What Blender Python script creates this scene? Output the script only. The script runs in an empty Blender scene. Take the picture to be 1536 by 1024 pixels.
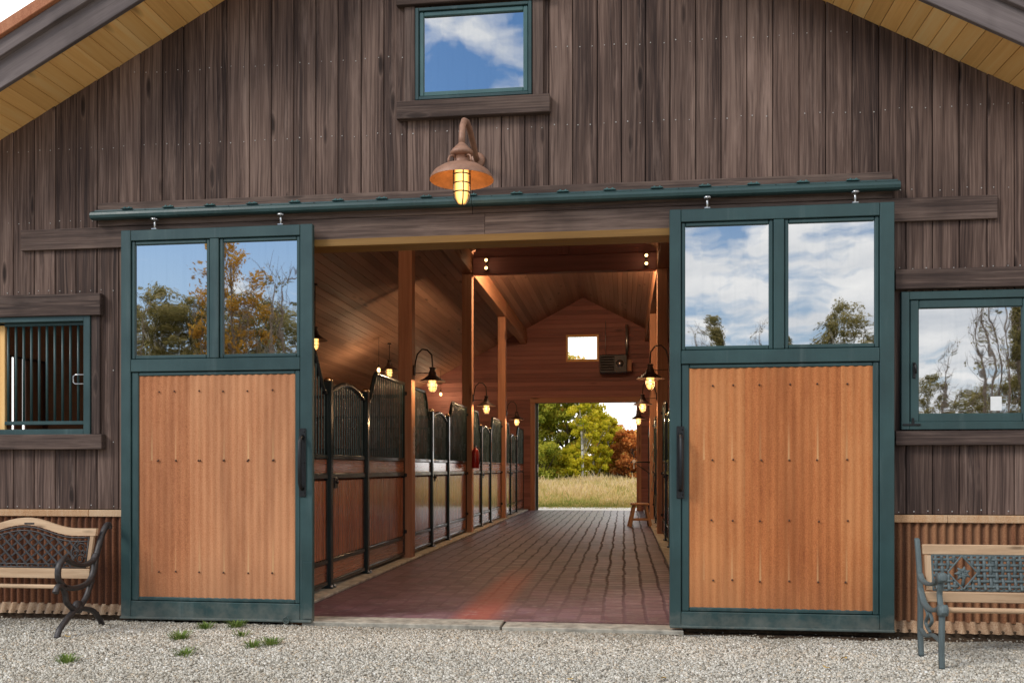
import bpy, math, random
import numpy as np
from mathutils import Vector, Matrix, Euler
R = math.radians
random.seed(7); rng = np.random.default_rng(7)
sc = bpy.context.scene
COL = sc.collection

# ------------------------------------------------------------------ mesh builder
class MB:
    def __init__(s):
        s.v = []; s.f = []; s.bp = []; s.rn = []; s.sm = []
    def add(s, vs, fs, bp=None, rn=None, smooth=False):
        o = len(s.v)
        rn = random.random() if rn is None else rn
        s.v += [tuple(p) for p in vs]
        s.bp += [tuple(p) for p in (bp if bp is not None else vs)]
        s.rn += [rn]*len(vs)
        s.f += [tuple(i+o for i in f) for f in fs]
        s.sm += [smooth]*len(fs)
    def box(s, c, d, grain=0, M=None, ch=.004, rn=None, off=None):
        hx, hy, hz = d[0]/2, d[1]/2, d[2]/2
        ch = min(ch, .35*min(d))
        loc = []; idx = {}
        for sx in (-1, 1):
            for sy in (-1, 1):
                for sz in (-1, 1):
                    for a in range(3):
                        k = [hx-ch, hy-ch, hz-ch]; k[a] += ch
                        idx[(sx, sy, sz, a)] = len(loc)
                        loc.append((sx*k[0], sy*k[1], sz*k[2]))
        F = []
        for a in range(3):
            b, e = (a+1) % 3, (a+2) % 3
            for sg in (-1, 1):
                q = []
                for (u, w) in ((-1, -1), (1, -1), (1, 1), (-1, 1)):
                    t = [0, 0, 0]; t[a] = sg; t[b] = u; t[e] = w
                    q.append(idx[(*t, a)])
                F.append(q if sg > 0 else q[::-1])
        for a in range(3):      # chamfers along axis a
            b, e = (a+1) % 3, (a+2) % 3
            for u in (-1, 1):
                for w in (-1, 1):
                    t0 = [0, 0, 0]; t1 = [0, 0, 0]
                    t0[a] = -1; t1[a] = 1
                    for t in (t0, t1): t[b] = u; t[e] = w
                    q = [idx[(*t0, b)], idx[(*t1, b)], idx[(*t1, e)], idx[(*t0, e)]]
                    F.append(q if u*w < 0 else q[::-1])
        for sx in (-1, 1):
            for sy in (-1, 1):
                for sz in (-1, 1):
                    q = [idx[(sx, sy, sz, a)] for a in range(3)]
                    F.append(q if sx*sy*sz > 0 else q[::-1])
        off = off or (random.uniform(-40, 40), random.uniform(-40, 40), random.uniform(-40, 40))
        o = [grain, (grain+1) % 3, (grain+2) % 3]
        bp = [tuple(p[o[i]]+off[i] for i in range(3)) for p in loc]
        C = Vector(c)
        vs = [(M @ Vector(p) + C if M is not None else Vector(p) + C) for p in loc]
        s.add(vs, F, bp, rn)
    def bar(s, p0, p1, w, h, up=(0, 0, 1), ch=.003, rn=None):
        p0, p1 = Vector(p0), Vector(p1)
        x = (p1-p0); L = x.length; x.normalize()
        y = Vector(up).cross(x); y.normalize(); z = x.cross(y)
        M = Matrix((x, y, z)).transposed()
        s.box((p0+p1)/2, (L, w, h), 0, M, ch, rn)
    def tube(s, pts, r, n=8, cap=True, rn=None):
        pts = [Vector(p) for p in pts]; m = len(pts)
        rs = r if isinstance(r, (list, tuple)) else [r]*m
        up = None; vs = []; bp = []; L = random.uniform(-30, 30)
        for i, p in enumerate(pts):
            t = (pts[min(i+1, m-1)] - pts[max(i-1, 0)]).normalized()
            if up is None:
                up = Vector((0, 0, 1)) if abs(t.z) < .9 else Vector((1, 0, 0))
            a = up.cross(t)
            if a.length < 1e-5: a = Vector((0, 1, 0)).cross(t)
            a.normalize(); b = t.cross(a); up = b
            if i: L += (pts[i]-pts[i-1]).length
            for k in range(n):
                q = 2*math.pi*k/n
                vs.append(p + (a*math.cos(q) + b*math.sin(q))*rs[i])
                bp.append((L, math.cos(q)*rs[i], math.sin(q)*rs[i]))
        F = []
        for i in range(m-1):
            for k in range(n):
                k2 = (k+1) % n
                F.append((i*n+k, i*n+k2, (i+1)*n+k2, (i+1)*n+k))
        s.add(vs, F, bp, rn, True)
        if cap:
            o = len(s.v) - len(vs)
            s.f += [tuple(o+k for k in range(n))[::-1], tuple(o+(m-1)*n+k for k in range(n))]
            s.sm += [False, False]
    def lathe(s, prof, c=(0, 0, 0), n=28, M=None, rn=None):
        vs = []; F = []
        C = Vector(c)
        for (r, z) in prof:
            for k in range(n):
                q = 2*math.pi*k/n
                p = Vector((r*math.cos(q), r*math.sin(q), z))
                vs.append((M @ p if M is not None else p) + C)
        for i in range(len(prof)-1):
            for k in range(n):
                k2 = (k+1) % n
                F.append((i*n+k, i*n+k2, (i+1)*n+k2, (i+1)*n+k))
        s.add(vs, F, None, rn, True)
    def build(s, name, mat, parent=None, kind=None):
        me = bpy.data.meshes.new(name)
        me.from_pydata(s.v, [], s.f); me.update()
        a = me.attributes.new('bp', 'FLOAT_VECTOR', 'POINT')
        a.data.foreach_set('vector', np.array(s.bp, 'f').ravel())
        a = me.attributes.new('rn', 'FLOAT', 'POINT')
        a.data.foreach_set('value', np.array(s.rn, 'f'))
        me.polygons.foreach_set('use_smooth', np.array(s.sm, bool))
        me.materials.append(mat)
        o = bpy.data.objects.new(name, me); COL.objects.link(o)
        if parent is not None: o.parent = parent
        if kind: o['kind'] = kind
        return o

def np_mesh(name, V, Q, mat, rn=None, parent=None, smooth=False, tri=False):
    me = bpy.data.meshes.new(name)
    k = Q.shape[1]
    me.vertices.add(len(V)); me.vertices.foreach_set('co', V.astype('f').ravel())
    me.loops.add(Q.size); me.loops.foreach_set('vertex_index', Q.astype('i').ravel())
    me.polygons.add(len(Q)); me.polygons.foreach_set('loop_start', (np.arange(len(Q))*k).astype('i'))
    me.polygons.foreach_set('loop_total', np.full(len(Q), k, 'i'))
    me.update(calc_edges=True)
    if smooth: me.polygons.foreach_set('use_smooth', np.ones(len(Q), bool))
    if rn is not None:
        a = me.attributes.new('rn', 'FLOAT', 'POINT'); a.data.foreach_set('value', rn.astype('f'))
    me.materials.append(mat)
    o = bpy.data.objects.new(name, me); COL.objects.link(o)
    if parent is not None: o.parent = parent
    return o

def tag(o, label=None, cat=None, group=None, kind=None):
    if label: o['label'] = label
    if cat: o['category'] = cat
    if group: o['group'] = group
    if kind: o['kind'] = kind
    return o
def empty(name, loc=(0, 0, 0), rz=0, parent=None):
    o = bpy.data.objects.new(name, None); COL.objects.link(o)
    o.location = loc; o.rotation_euler = (0, 0, rz); o.empty_display_size = .1
    if parent is not None: o.parent = parent
    return o
def kids(o): return [c for c in bpy.data.objects if c.parent == o]
def copy_tree(o, parent=None):
    c = o.copy(); COL.objects.link(c)
    if parent is not None: c.parent = parent
    for ch in kids(o): copy_tree(ch, c)
    return c

# ------------------------------------------------------------------ node helper
class NT:
    def __init__(s, name):
        s.m = bpy.data.materials.new(name); s.m.use_nodes = True
        s.t = s.m.node_tree; s.t.nodes.clear()
        s.out = s.n('ShaderNodeOutputMaterial')
    def n(s, ty, **kw):
        x = s.t.nodes.new(ty)
        for k, v in kw.items(): setattr(x, k, v)
        return x
    def set(s, sock, v):
        if isinstance(v, bpy.types.NodeSocket): s.t.links.new(v, sock)
        elif isinstance(v, (tuple, list)) and len(v) == 3 and sock.type == 'RGBA': sock.default_value = (*v, 1)
        else: sock.default_value = v
    def math(s, op, a, b=0., c=None, clamp=False):
        x = s.n('ShaderNodeMath', operation=op, use_clamp=clamp)
        s.set(x.inputs[0], a); s.set(x.inputs[1], b)
        if c is not None: s.set(x.inputs[2], c)
        return x.outputs[0]
    def vmul(s, v, k):
        x = s.n('ShaderNodeVectorMath', operation='MULTIPLY'); s.set(x.inputs[0], v); s.set(x.inputs[1], k); return x.outputs[0]
    def vadd(s, v, k):
        x = s.n('ShaderNodeVectorMath', operation='ADD'); s.set(x.inputs[0], v); s.set(x.inputs[1], k); return x.outputs[0]
    def noise(s, v, scale=1., detail=4., rough=.55, dist=0.):
        x = s.n('ShaderNodeTexNoise'); s.set(x.inputs['Vector'], v)
        x.inputs['Scale'].default_value = scale; x.inputs['Detail'].default_value = detail
        x.inputs['Roughness'].default_value = rough; x.inputs['Distortion'].default_value = dist
        return x.outputs['Fac']
    def voro(s, v, scale=1., feat='F1', out='Distance'):
        x = s.n('ShaderNodeTexVoronoi', feature=feat); s.set(x.inputs['Vector'], v)
        x.inputs['Scale'].default_value = scale
        return x.outputs[out]
    def ramp(s, f, stops, interp='LINEAR'):
        x = s.n('ShaderNodeValToRGB'); s.set(x.inputs[0], f)
        cr = x.color_ramp; cr.interpolation = interp
        while len(cr.elements) < len(stops): cr.elements.new(.5)
        for e, (p, c) in zip(cr.elements, stops):
            e.position = p; e.color = (*c, 1) if len(c) == 3 else c
        return x.outputs[0]
    def mapr(s, f, a, b, c=0., d=1.):
        x = s.n('ShaderNodeMapRange'); s.set(x.inputs[0], f)
        for i, q in enumerate((a, b, c, d)): x.inputs[i+1].default_value = q
        return x.outputs[0]
    def mix(s, f, a, b, mode='MIX'):
        x = s.n('ShaderNodeMix', data_type='RGBA', blend_type=mode)
        s.set(x.inputs[0], f); s.set(x.inputs[6], a); s.set(x.inputs[7], b); return x.outputs[2]
    def attr(s, name, out='Vector'):
        return s.n('ShaderNodeAttribute', attribute_name=name).outputs[out]
    def geo(s, out='Position'): return s.n('ShaderNodeNewGeometry').outputs[out]
    def objc(s): return s.n('ShaderNodeTexCoord').outputs['Object']
    def bump(s, h, strength=.3, dist=.01):
        x = s.n('ShaderNodeBump'); s.set(x.inputs['Height'], h)
        x.inputs['Strength'].default_value = strength; x.inputs['Distance'].default_value = dist
        return x.outputs[0]
    def pbsdf(s, col, rough=.6, metal=0., normal=None, spec=.5, **kw):
        x = s.n('ShaderNodeBsdfPrincipled')
        s.set(x.inputs['Base Color'], col); s.set(x.inputs['Roughness'], rough); s.set(x.inputs['Metallic'], metal)
        x.inputs['Specular IOR Level'].default_value = spec
        if normal is not None: s.set(x.inputs['Normal'], normal)
        for k, v in kw.items(): s.set(x.inputs[k], v)
        s.t.links.new(x.outputs[0], s.out.inputs[0]); return x

def wood(name, dark, mid, light, rough=.7, gs=1., knots=.5, bleach=0., var=.35, bumpk=.35, spec=.35, dirt=0., coat=0., sharp=0.):
    t = NT(name)
    v = t.attr('bp'); rn = t.attr('rn', 'Fac')
    kv = t.vmul(v, (1.5*gs, 6.5*gs, 6.5*gs))
    kd = t.voro(kv, 1.)
    kmask = t.mapr(kd, .07, .2, 1., 0.)                      # knots
    rare = t.mapr(t.voro(kv, 1., out='Color'), .45, .55, 0., 1.)
    kmask = t.math('MULTIPLY', kmask, rare)
    warp = t.noise(t.vmul(v, (1.1, 3, 3)), 1., 2.)
    wv = t.vadd(v, t.vmul(t.n('ShaderNodeCombineXYZ').outputs[0], (0, 0, 0)))
    cx = t.n('ShaderNodeCombineXYZ')
    t.set(cx.inputs[1], t.math('MULTIPLY', warp, .05)); t.set(cx.inputs[2], t.math('MULTIPLY', kmask, .015))
    wv = t.vadd(v, cx.outputs[0])
    g1 = t.noise(t.vmul(wv, (.8*gs, 26*gs, 26*gs)), 1., 5., .6)
    g2 = t.noise(t.vmul(wv, (.45*gs, 7*gs, 7*gs)), 1., 3., .5)
    g3 = t.noise(t.vmul(wv, (4*gs, 130*gs, 130*gs)), 1., 3., .6)
    f = t.math('ADD', t.math('MULTIPLY', g1, .5), t.math('MULTIPLY', g2, .5))
    f = t.math('ADD', f, t.math('MULTIPLY', t.math('SUBTRACT', rn, .5), var*.5))
    f = t.math('ADD', f, t.math('MULTIPLY', t.math('SUBTRACT', g3, .5), .25))
    col = t.ramp(f, [(.28+sharp, dark), (.5, mid), (.74-sharp, light)])
    if sharp:
        g4 = t.noise(t.vmul(wv, (1.1, 62, 62)), 1., 3., .55)
        col = t.mix(t.mapr(g4, .54, .64, 0., .55), col, tuple(x*.7 for x in dark))
        col = t.mix(t.mapr(g4, .45, .34, 0., .5), col, tuple(x*1.15 for x in light))
        ring = t.mapr(t.math('ABSOLUTE', t.math('SUBTRACT', kd, .17)), .0, .05, 1., 0.)
        col = t.mix(t.math('MULTIPLY', t.math('MULTIPLY', ring, rare), .22), col, tuple(x*1.3 for x in light))
    if bleach:
        b = t.noise(t.vmul(v, (.9, 9, 9)), 1., 6., .65)
        b = t.mapr(b, .56, .74, 0., bleach)
        col = t.mix(b, col, tuple(min(1, x*1.55+.02) for x in light))
        d = t.noise(t.vmul(t.geo(), (1.3, 1.3, .5)), 1., 4., .6)
        col = t.mix(t.mapr(d, .5, .7, 0., .45), col, tuple(x*.55 for x in dark))
    if dirt:
        d = t.noise(t.geo(), 1.7, 5., .65)
        col = t.mix(t.mapr(d, .48, .72, 0., dirt), col, tuple(x*.5 for x in dark))
    col = t.mix(t.math('MULTIPLY', kmask, knots), col, tuple(x*.45 for x in dark))
    vv = t.math('ADD', 1.-var*.5, t.math('MULTIPLY', rn, var))
    cc = t.n('ShaderNodeCombineXYZ'); [t.set(cc.inputs[i], vv) for i in range(3)]
    col = t.mix(1., col, cc.outputs[0], 'MULTIPLY')
    h = t.math('ADD', t.math('MULTIPLY', g1, .6), t.math('MULTIPLY', g3, .4))
    kw = {'Coat Weight': coat, 'Coat Roughness': .09} if coat else {}
    t.pbsdf(col, t.mapr(g1, .3, .7, rough-.08, rough+.1), normal=t.bump(h, bumpk, .006), spec=spec, **kw)
    return t.m

def painted(name, col, rough=.42, brush=.15, metal=0., scuff=.25, spec=.5, mud=False):
    t = NT(name)
    p = t.objc()
    n1 = t.noise(p, 2.3, 5., .6); n2 = t.noise(t.vmul(p, (40, 40, 2.)), 1., 3.); n3 = t.noise(p, 38, 4., .7)
    c = t.mix(t.mapr(n1, .35, .7, 0., 1.), tuple(x*.8 for x in col), tuple(min(1, x*1.2) for x in col))
    c = t.mix(t.mapr(n2, .55, .75, 0., scuff*.5), c, tuple(min(1, x*1.7+.015) for x in col))
    c = t.mix(t.mapr(n3, .66, .78, 0., scuff), c, tuple(min(1, x*2.0+.02) for x in col))
    if mud:
        z = t.n('ShaderNodeSeparateXYZ'); t.set(z.inputs[0], t.geo())
        nm = t.noise(p, 7., 6., .7)
        m_ = t.math('ADD', z.outputs[2], t.math('MULTIPLY', nm, -.7))
        c = t.mix(t.mapr(m_, -.16, -.40, 0., .4), c, (.24, .22, .18))
        dr = t.noise(t.vmul(p, (9, 9, .6)), 1., 5., .65)
        c = t.mix(t.mapr(dr, .58, .78, 0., .22), c, (.2, .24, .23))
    t.pbsdf(c, t.mapr(n1, .3, .7, rough-.07, rough+.1), metal, t.bump(n2, brush, .002), spec)
    return t.m

def rusty(name, dark, mid, light, streak=1., speck=.5, rough=.75, dust=None, valley=0., runs=False):
    t = NT(name)
    p = t.objc(); rn = t.attr('rn', 'Fac')
    s1 = t.noise(t.vmul(p, (14, 14, .5)), 1., 5., .6)
    s2 = t.noise(t.vmul(p, (1.6, 1.6, .9)), 1., 4., .55)
    s3 = t.noise(p, 95, 4., .75)
    s4 = t.noise(t.vmul(p, (55, 55, 1.4)), 1., 3., .6)
    f = t.math('ADD', t.math('MULTIPLY', s1, .42*streak), t.math('MULTIPLY', s2, .3))
    f = t.math('ADD', f, t.math('ADD', t.math('MULTIPLY', s4, .16), t.math('MULTIPLY', t.noise(t.vmul(p, (5, 5, 2.2)), 1., 5., .65), .16)))
    f = t.math('ADD', f, t.math('MULTIPLY', t.math('SUBTRACT', s3, .5), speck))
    f = t.math('ADD', f, t.math('MULTIPLY', t.math('SUBTRACT', rn, .5), .24))
    f = t.math('ADD', f, .19*(1-streak))
    c = t.ramp(f, [(.33, dark), (.5, mid), (.68, light)])
    if runs:
        rx = t.n('ShaderNodeSeparateXYZ'); t.set(rx.inputs[0], t.attr('bp')); rz = t.n('ShaderNodeSeparateXYZ'); t.set(rz.inputs[0], p)
        u = t.math('ABSOLUTE', t.math('SUBTRACT', t.math('FRACT', t.math('ADD', rx.outputs[1], .5)), .5))
        col_ = t.mapr(u, .012, .045, 1., 0.)
        for r_ in (1.42, .42):
            zz = t.mapr(rz.outputs[2], r_+.34, r_+.02, 0., 1.)
            zz = t.math('MULTIPLY', zz, t.math('GREATER_THAN', rz.outputs[2], r_))
            c = t.mix(t.math('MULTIPLY', t.math('MULTIPLY', zz, col_), t.mapr(s1, .35, .6, .0, .75)), c, (.74, .46, .22))
        st_ = t.noise(t.vmul(p, (3.2, 3.2, .35)), 1., 5., .6)
        c = t.mix(t.mapr(st_, .48, .70, 0., .62), c, tuple(x*.75 for x in dark))
        c = t.mix(t.mapr(t.math('ADD', rz.outputs[2], t.math('MULTIPLY', s1, .6)), .9, .35, 0., .35), c, (.22, .115, .06))
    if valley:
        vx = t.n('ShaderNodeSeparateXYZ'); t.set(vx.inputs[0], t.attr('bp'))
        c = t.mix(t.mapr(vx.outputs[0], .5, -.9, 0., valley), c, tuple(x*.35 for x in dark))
    if dust:
        z = t.n('ShaderNodeSeparateXYZ'); t.set(z.inputs[0], t.geo())
        m = t.math('ADD', z.outputs[2], t.math('MULTIPLY', t.math('SUBTRACT', s1, .5), .25))
        c = t.mix(t.mapr(m, dust[1], dust[0], .0, .8), c, dust[2])
    t.pbsdf(c, rough, 0., t.bump(s3, .15, .003), .3)
    return t.m

def plain(name, col, rough=.5, metal=0., nz=.15, sc_=30, spec=.5, **kw):
    t = NT(name)
    n = t.noise(t.objc(), sc_, 4., .6)
    c = t.mix(t.mapr(n, .35, .68), tuple(x*(1-nz) for x in col), tuple(min(1, x*(1+nz)) for x in col))
    t.pbsdf(c, rough, metal, t.bump(n, .12, .003), spec, **kw)
    return t.m

def glass_pane(name, wav=.02, tint=.86, trans=.1, tcol=(.5, .56, .55, 1)):
    t = NT(name)
    p = t.objc()
    n = t.noise(t.vmul(p, (1.6, 1.6, 1.1)), 1., 1.5, .4)
    n2 = t.noise(t.vmul(p, (9., 9., 5.)), 1., 1., .4)
    h = t.math('ADD', n, t.math('MULTIPLY', n2, .05))
    g = t.n('ShaderNodeBsdfAnisotropic'); g.inputs['Roughness'].default_value = .014
    st = t.noise(t.vmul(p, (30, 30, 1.2)), 1., 4., .6)
    t.set(g.inputs['Color'], t.mix(t.mapr(st, .5, .75, 0, .5), (tint, tint, tint), (tint*.9, tint*.92, tint*.93)))
    t.set(g.inputs['Normal'], t.bump(h, 1., wav))
    tr = t.n('ShaderNodeBsdfTransparent'); tr.inputs[0].default_value = tcol
    m = t.n('ShaderNodeMixShader'); m.inputs[0].default_value = trans
    t.t.links.new(g.outputs[0], m.inputs[1]); t.t.links.new(tr.outputs[0], m.inputs[2])
    t.t.links.new(m.outputs[0], t.out.inputs[0])
    return t.m

def lit_glass(name, col, strength):
    t = NT(name)
    lw = t.n('ShaderNodeLayerWeight'); lw.inputs[0].default_value = .45
    e = t.n('ShaderNodeEmission')
    t.set(e.inputs[0], t.mix(lw.outputs['Facing'], col, (col[0]*.85, col[1]*.55, col[2]*.25)))
    t.set(e.inputs[1], t.mapr(lw.outputs['Facing'], .0, .85, strength, strength*.22))
    tr = t.n('ShaderNodeBsdfTransparent'); tr.inputs[0].default_value = (1, .93, .8, 1)
    m = t.n('ShaderNodeMixShader'); m.inputs[0].default_value = .4
    t.t.links.new(e.outputs[0], m.inputs[1]); t.t.links.new(tr.outputs[0], m.inputs[2])
    t.t.links.new(m.outputs[0], t.out.inputs[0])
    return t.m

def leafmat(name, stops, trans=.35):
    t = NT(name)
    c = t.ramp(t.attr('rn', 'Fac'), stops)
    d = t.n('ShaderNodeBsdfDiffuse'); t.set(d.inputs[0], c)
    tl = t.n('ShaderNodeBsdfTranslucent'); t.set(tl.inputs[0], c)
    m = t.n('ShaderNodeMixShader'); m.inputs[0].default_value = trans
    t.t.links.new(d.outputs[0], m.inputs[1]); t.t.links.new(tl.outputs[0], m.inputs[2])
    t.t.links.new(m.outputs[0], t.out.inputs[0])
    return t.m

# ------------------------------------------------------------------ materials
M = {}
M['siding'] = wood('weathered siding', (.042, .026, .022), (.120, .075, .059), (.228, .153, .121), .8, 1., .9, .5, .24, .8, .2, sharp=.05)
M['trim'] = wood('weathered trim', (.045, .030, .026), (.10, .067, .055), (.18, .125, .10), .8, 1., .6, .35, .3, .5, .2, sharp=.03)
M['rake'] = wood('grey rake board', (.065, .05, .048), (.125, .10, .096), (.20, .163, .155), .8, 1., .5, .3, .3, .45, .2)
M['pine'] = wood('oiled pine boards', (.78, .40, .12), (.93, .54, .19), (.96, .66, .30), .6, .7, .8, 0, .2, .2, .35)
M['ceil'] = wood('shade toned ceiling boards', (.27, .14, .095), (.40, .22, .145), (.49, .29, .195), .6, .7, .8, 0, .25, .2, .35)  # same boards as the soffit, indoor shade put into a darker colour
M['fir'] = wood('fir timber', (.27, .12, .066), (.44, .215, .12), (.56, .32, .19), .6, .7, .9, 0, .2, .3, .35)
M['redwall'] = wood('red stained boards', (.20, .085, .070), (.29, .122, .10), (.36, .168, .135), .6, .7, .8, 0, .3, .25, .35)
M['darkwall'] = wood('dark wall boards', (.05, .025, .018), (.085, .043, .03), (.12, .065, .045), .7, .7, .5, 0, .3, .2)
M['stall'] = wood('varnished stall boards', (.17, .046, .018), (.28, .082, .032), (.39, .14, .06), .25, 1.2, .1, 0, .25, .02, .7, coat=1.)
M['benchwood'] = wood('bleached bench wood', (.34, .205, .115), (.50, .33, .20), (.65, .47, .30), .7, 1.6, .8, 0, .15, .4, .3, .25)
M['stoolwood'] = wood('stool wood', (.22, .11, .05), (.36, .2, .1), (.5, .31, .18), .55, 1.4, .5, 0, .15, .3)
M['lintel'] = wood('ochre lintel', (.14, .068, .016), (.22, .112, .026), (.30, .165, .045), .6, .8, .6, 0, .2, .3)
M['green'] = painted('dark green paint', (.024, .060, .060), .42, mud=True)
M['greenlite'] = painted('worn green paint', (.055, .125, .125), .45, scuff=.5)
M['stallmetal'] = painted('black green stall steel', (.016, .026, .028), .16, .0, 0., .1)
M['barsteel'] = painted('bar steel', (.055, .095, .095), .25, .0, .2, .05)
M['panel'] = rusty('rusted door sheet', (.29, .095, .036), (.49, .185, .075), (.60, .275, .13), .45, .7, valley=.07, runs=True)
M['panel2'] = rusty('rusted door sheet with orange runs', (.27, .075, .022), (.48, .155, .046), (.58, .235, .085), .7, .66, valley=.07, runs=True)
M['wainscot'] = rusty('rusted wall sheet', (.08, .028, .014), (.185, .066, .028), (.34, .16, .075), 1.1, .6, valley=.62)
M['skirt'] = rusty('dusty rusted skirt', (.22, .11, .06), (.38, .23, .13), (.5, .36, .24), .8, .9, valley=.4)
M['captrim'] = rusty('rusted cap trim', (.32, .13, .05), (.5, .28, .14), (.6, .42, .26), .6, .8)
M['copper'] = rusty('copper drip edge', (.35, .12, .055), (.52, .22, .11), (.62, .33, .19), .5, .5)
M['roofmetal'] = rusty('rusted roof metal', (.15, .06, .03), (.26, .11, .05), (.36, .18, .09))
M['iron'] = plain('cast iron', (.045, .038, .036), .5, .3, .3, 40)
M['blackiron'] = plain('black iron', (.018, .018, .019), .42, .4, .3, 40)
M['bluegreen'] = painted('flaking green iron', (.088, .114, .116), .55, .1, 0., 1.)
M['lampcopper'] = plain('copper lamp', (.32, .165, .105), .55, .1, .15, 25)
M['lampinner'] = plain('copper lamp underside', (.36, .15, .05), .5, .1, .15, 25)
M['lampdark'] = plain('bronze lamp', (.05, .03, .024), .45, .5, .2, 30)
M['zinc'] = plain('galvanised steel', (.55, .55, .55), .3, .9, .15, 40)
M['nail'] = plain('nail heads', (.42, .4, .37), .45, .3, .2, 40)
M['screw'] = plain('rusty screw', (.09, .04, .025), .5, .3)
M['brass'] = plain('brass caps', (.62, .5, .3), .22, 1., .1)
M['concrete'] = plain('concrete', (.36, .33, .27), .85, 0, .35, 9)
M['palegravel'] = plain('pale worn gravel', (.72, .69, .62), .9, 0, .3, 20)
M['darkback'] = plain('dark sheathing', (.02, .016, .014), .9)
M['black'] = plain('black plastic', (.02, .02, .022), .4)
M['heater'] = plain('heater steel', (.022, .022, .025), .45, .2)
M['white'] = plain('white paper', (.8, .8, .78), .8, 0, .03)
M['redcan'] = plain('extinguisher red', (.38, .02, .02), .3)
M['rope'] = plain('rope', (.3, .24, .17), .9)
M['bark'] = plain('grey bark', (.17, .13, .1), .9, 0, .4, 12)
M['clearglass'] = glass_pane('inner glass', .0, .9, .9, (.93, .96, .95, 1))
M['pane'] = glass_pane('reflecting glass', .0035, .66)
M['globe'] = lit_glass('lit lamp glass', (1., .60, .19), 3.6)
M['bulb'] = lit_glass('lit bulb', (1., .62, .26), 12.)
def birch():
    t = NT('aspen bark'); p = t.objc()
    n = t.noise(t.vmul(p, (3, 3, 9)), 1., 4.)
    t.pbsdf(t.ramp(n, [(.36, (.05, .045, .04)), (.45, (.5, .48, .43)), (.7, (.68, .66, .6))]), .8)
    return t.m
M['aspenbark'] = birch()
def paver():
    t = NT('brick paver floor'); p = t.geo()
    sx = t.n('ShaderNodeSeparateXYZ'); t.set(sx.inputs[0], p)
    wob = t.math('MULTIPLY', t.math('SUBTRACT', t.noise(p, 1.1, 3.), .5), .10)
    xw = t.math('ADD', sx.outputs[0], wob)
    cb = t.n('ShaderNodeCombineXYZ'); t.set(cb.inputs[0], sx.outputs[1]); t.set(cb.inputs[1], xw)
    b = t.n('ShaderNodeTexBrick'); t.set(b.inputs['Vector'], cb.outputs[0])
    b.inputs['Scale'].default_value = 1.; b.inputs['Brick Width'].default_value = .21; b.inputs['Row Height'].default_value = .2
    b.inputs['Mortar Size'].default_value = .02; b.inputs['Mortar Smooth'].default_value = .6; b.inputs['Bias'].default_value = 0.
    b.offset = .5
    t.set(b.inputs['Color1'], (.0, .0, .0)); t.set(b.inputs['Color2'], (1, 1, 1)); t.set(b.inputs['Mortar'], (.5, .5, .5))
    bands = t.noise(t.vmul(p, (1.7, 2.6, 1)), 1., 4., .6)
    n1 = t.noise(p, 1.3, 5., .6); n2 = t.noise(p, 9, 5., .65); n3 = t.noise(p, 60, 3., .7)
    fr = t.math('ABSOLUTE', t.math('SUBTRACT', t.math('FRACT', t.math('MULTIPLY', xw, 5.)), .5))
    line = t.mapr(t.math('ADD', fr, t.math('MULTIPLY', t.math('SUBTRACT', n2, .5), .22)), .39, .47, 0., 1.)
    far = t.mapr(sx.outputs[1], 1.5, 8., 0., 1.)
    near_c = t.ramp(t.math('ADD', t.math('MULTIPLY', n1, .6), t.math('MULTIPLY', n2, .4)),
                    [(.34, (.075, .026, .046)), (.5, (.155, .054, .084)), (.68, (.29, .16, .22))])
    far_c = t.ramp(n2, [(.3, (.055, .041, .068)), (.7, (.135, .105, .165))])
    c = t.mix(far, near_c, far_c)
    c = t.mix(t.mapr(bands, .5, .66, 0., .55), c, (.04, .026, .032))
    c = t.mix(.45, c, t.mix(b.outputs['Color'], tuple([.05, .03, .033]), (.22, .14, .145)))
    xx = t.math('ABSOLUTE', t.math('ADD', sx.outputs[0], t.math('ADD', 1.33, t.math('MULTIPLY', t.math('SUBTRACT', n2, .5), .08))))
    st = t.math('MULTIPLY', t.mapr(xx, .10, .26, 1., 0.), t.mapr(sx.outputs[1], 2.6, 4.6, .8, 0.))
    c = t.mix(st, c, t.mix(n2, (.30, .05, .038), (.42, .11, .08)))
    wear = t.noise(t.vmul(p, (6, 11, 1)), 1., 6., .7)
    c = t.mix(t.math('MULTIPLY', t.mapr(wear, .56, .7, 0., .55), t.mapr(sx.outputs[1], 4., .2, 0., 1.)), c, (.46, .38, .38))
    c = t.mix(t.mapr(n3, .6, .75, 0., .3), c, (.3, .24, .24))
    jm = t.mapr(t.math('ADD', sx.outputs[1], t.math('MULTIPLY', sx.outputs[0], 1.6)), -.6, 5., .12, 1.)
    jt = t.math('MULTIPLY', t.math('MAXIMUM', t.math('MULTIPLY', b.outputs['Fac'], .8), t.math('MULTIPLY', line, t.mapr(n2, .38, .56, .45, 1.))), jm)
    c = t.mix(t.math('MULTIPLY', jt, .88), c, (.016, .011, .012))
    h = t.math('SUBTRACT', t.math('MULTIPLY', n2, .3), jt)
    rg = t.math('ADD', t.math('SUBTRACT', t.mapr(n2, .3, .7, .42, .62), t.mapr(sx.outputs[1], 6., 17., 0., .2)), t.math('MULTIPLY', jt, .35))
    t.pbsdf(c, rg, 0., t.bump(h, .6, .012), .38)
    return t.m
M['paver'] = paver()
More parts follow.
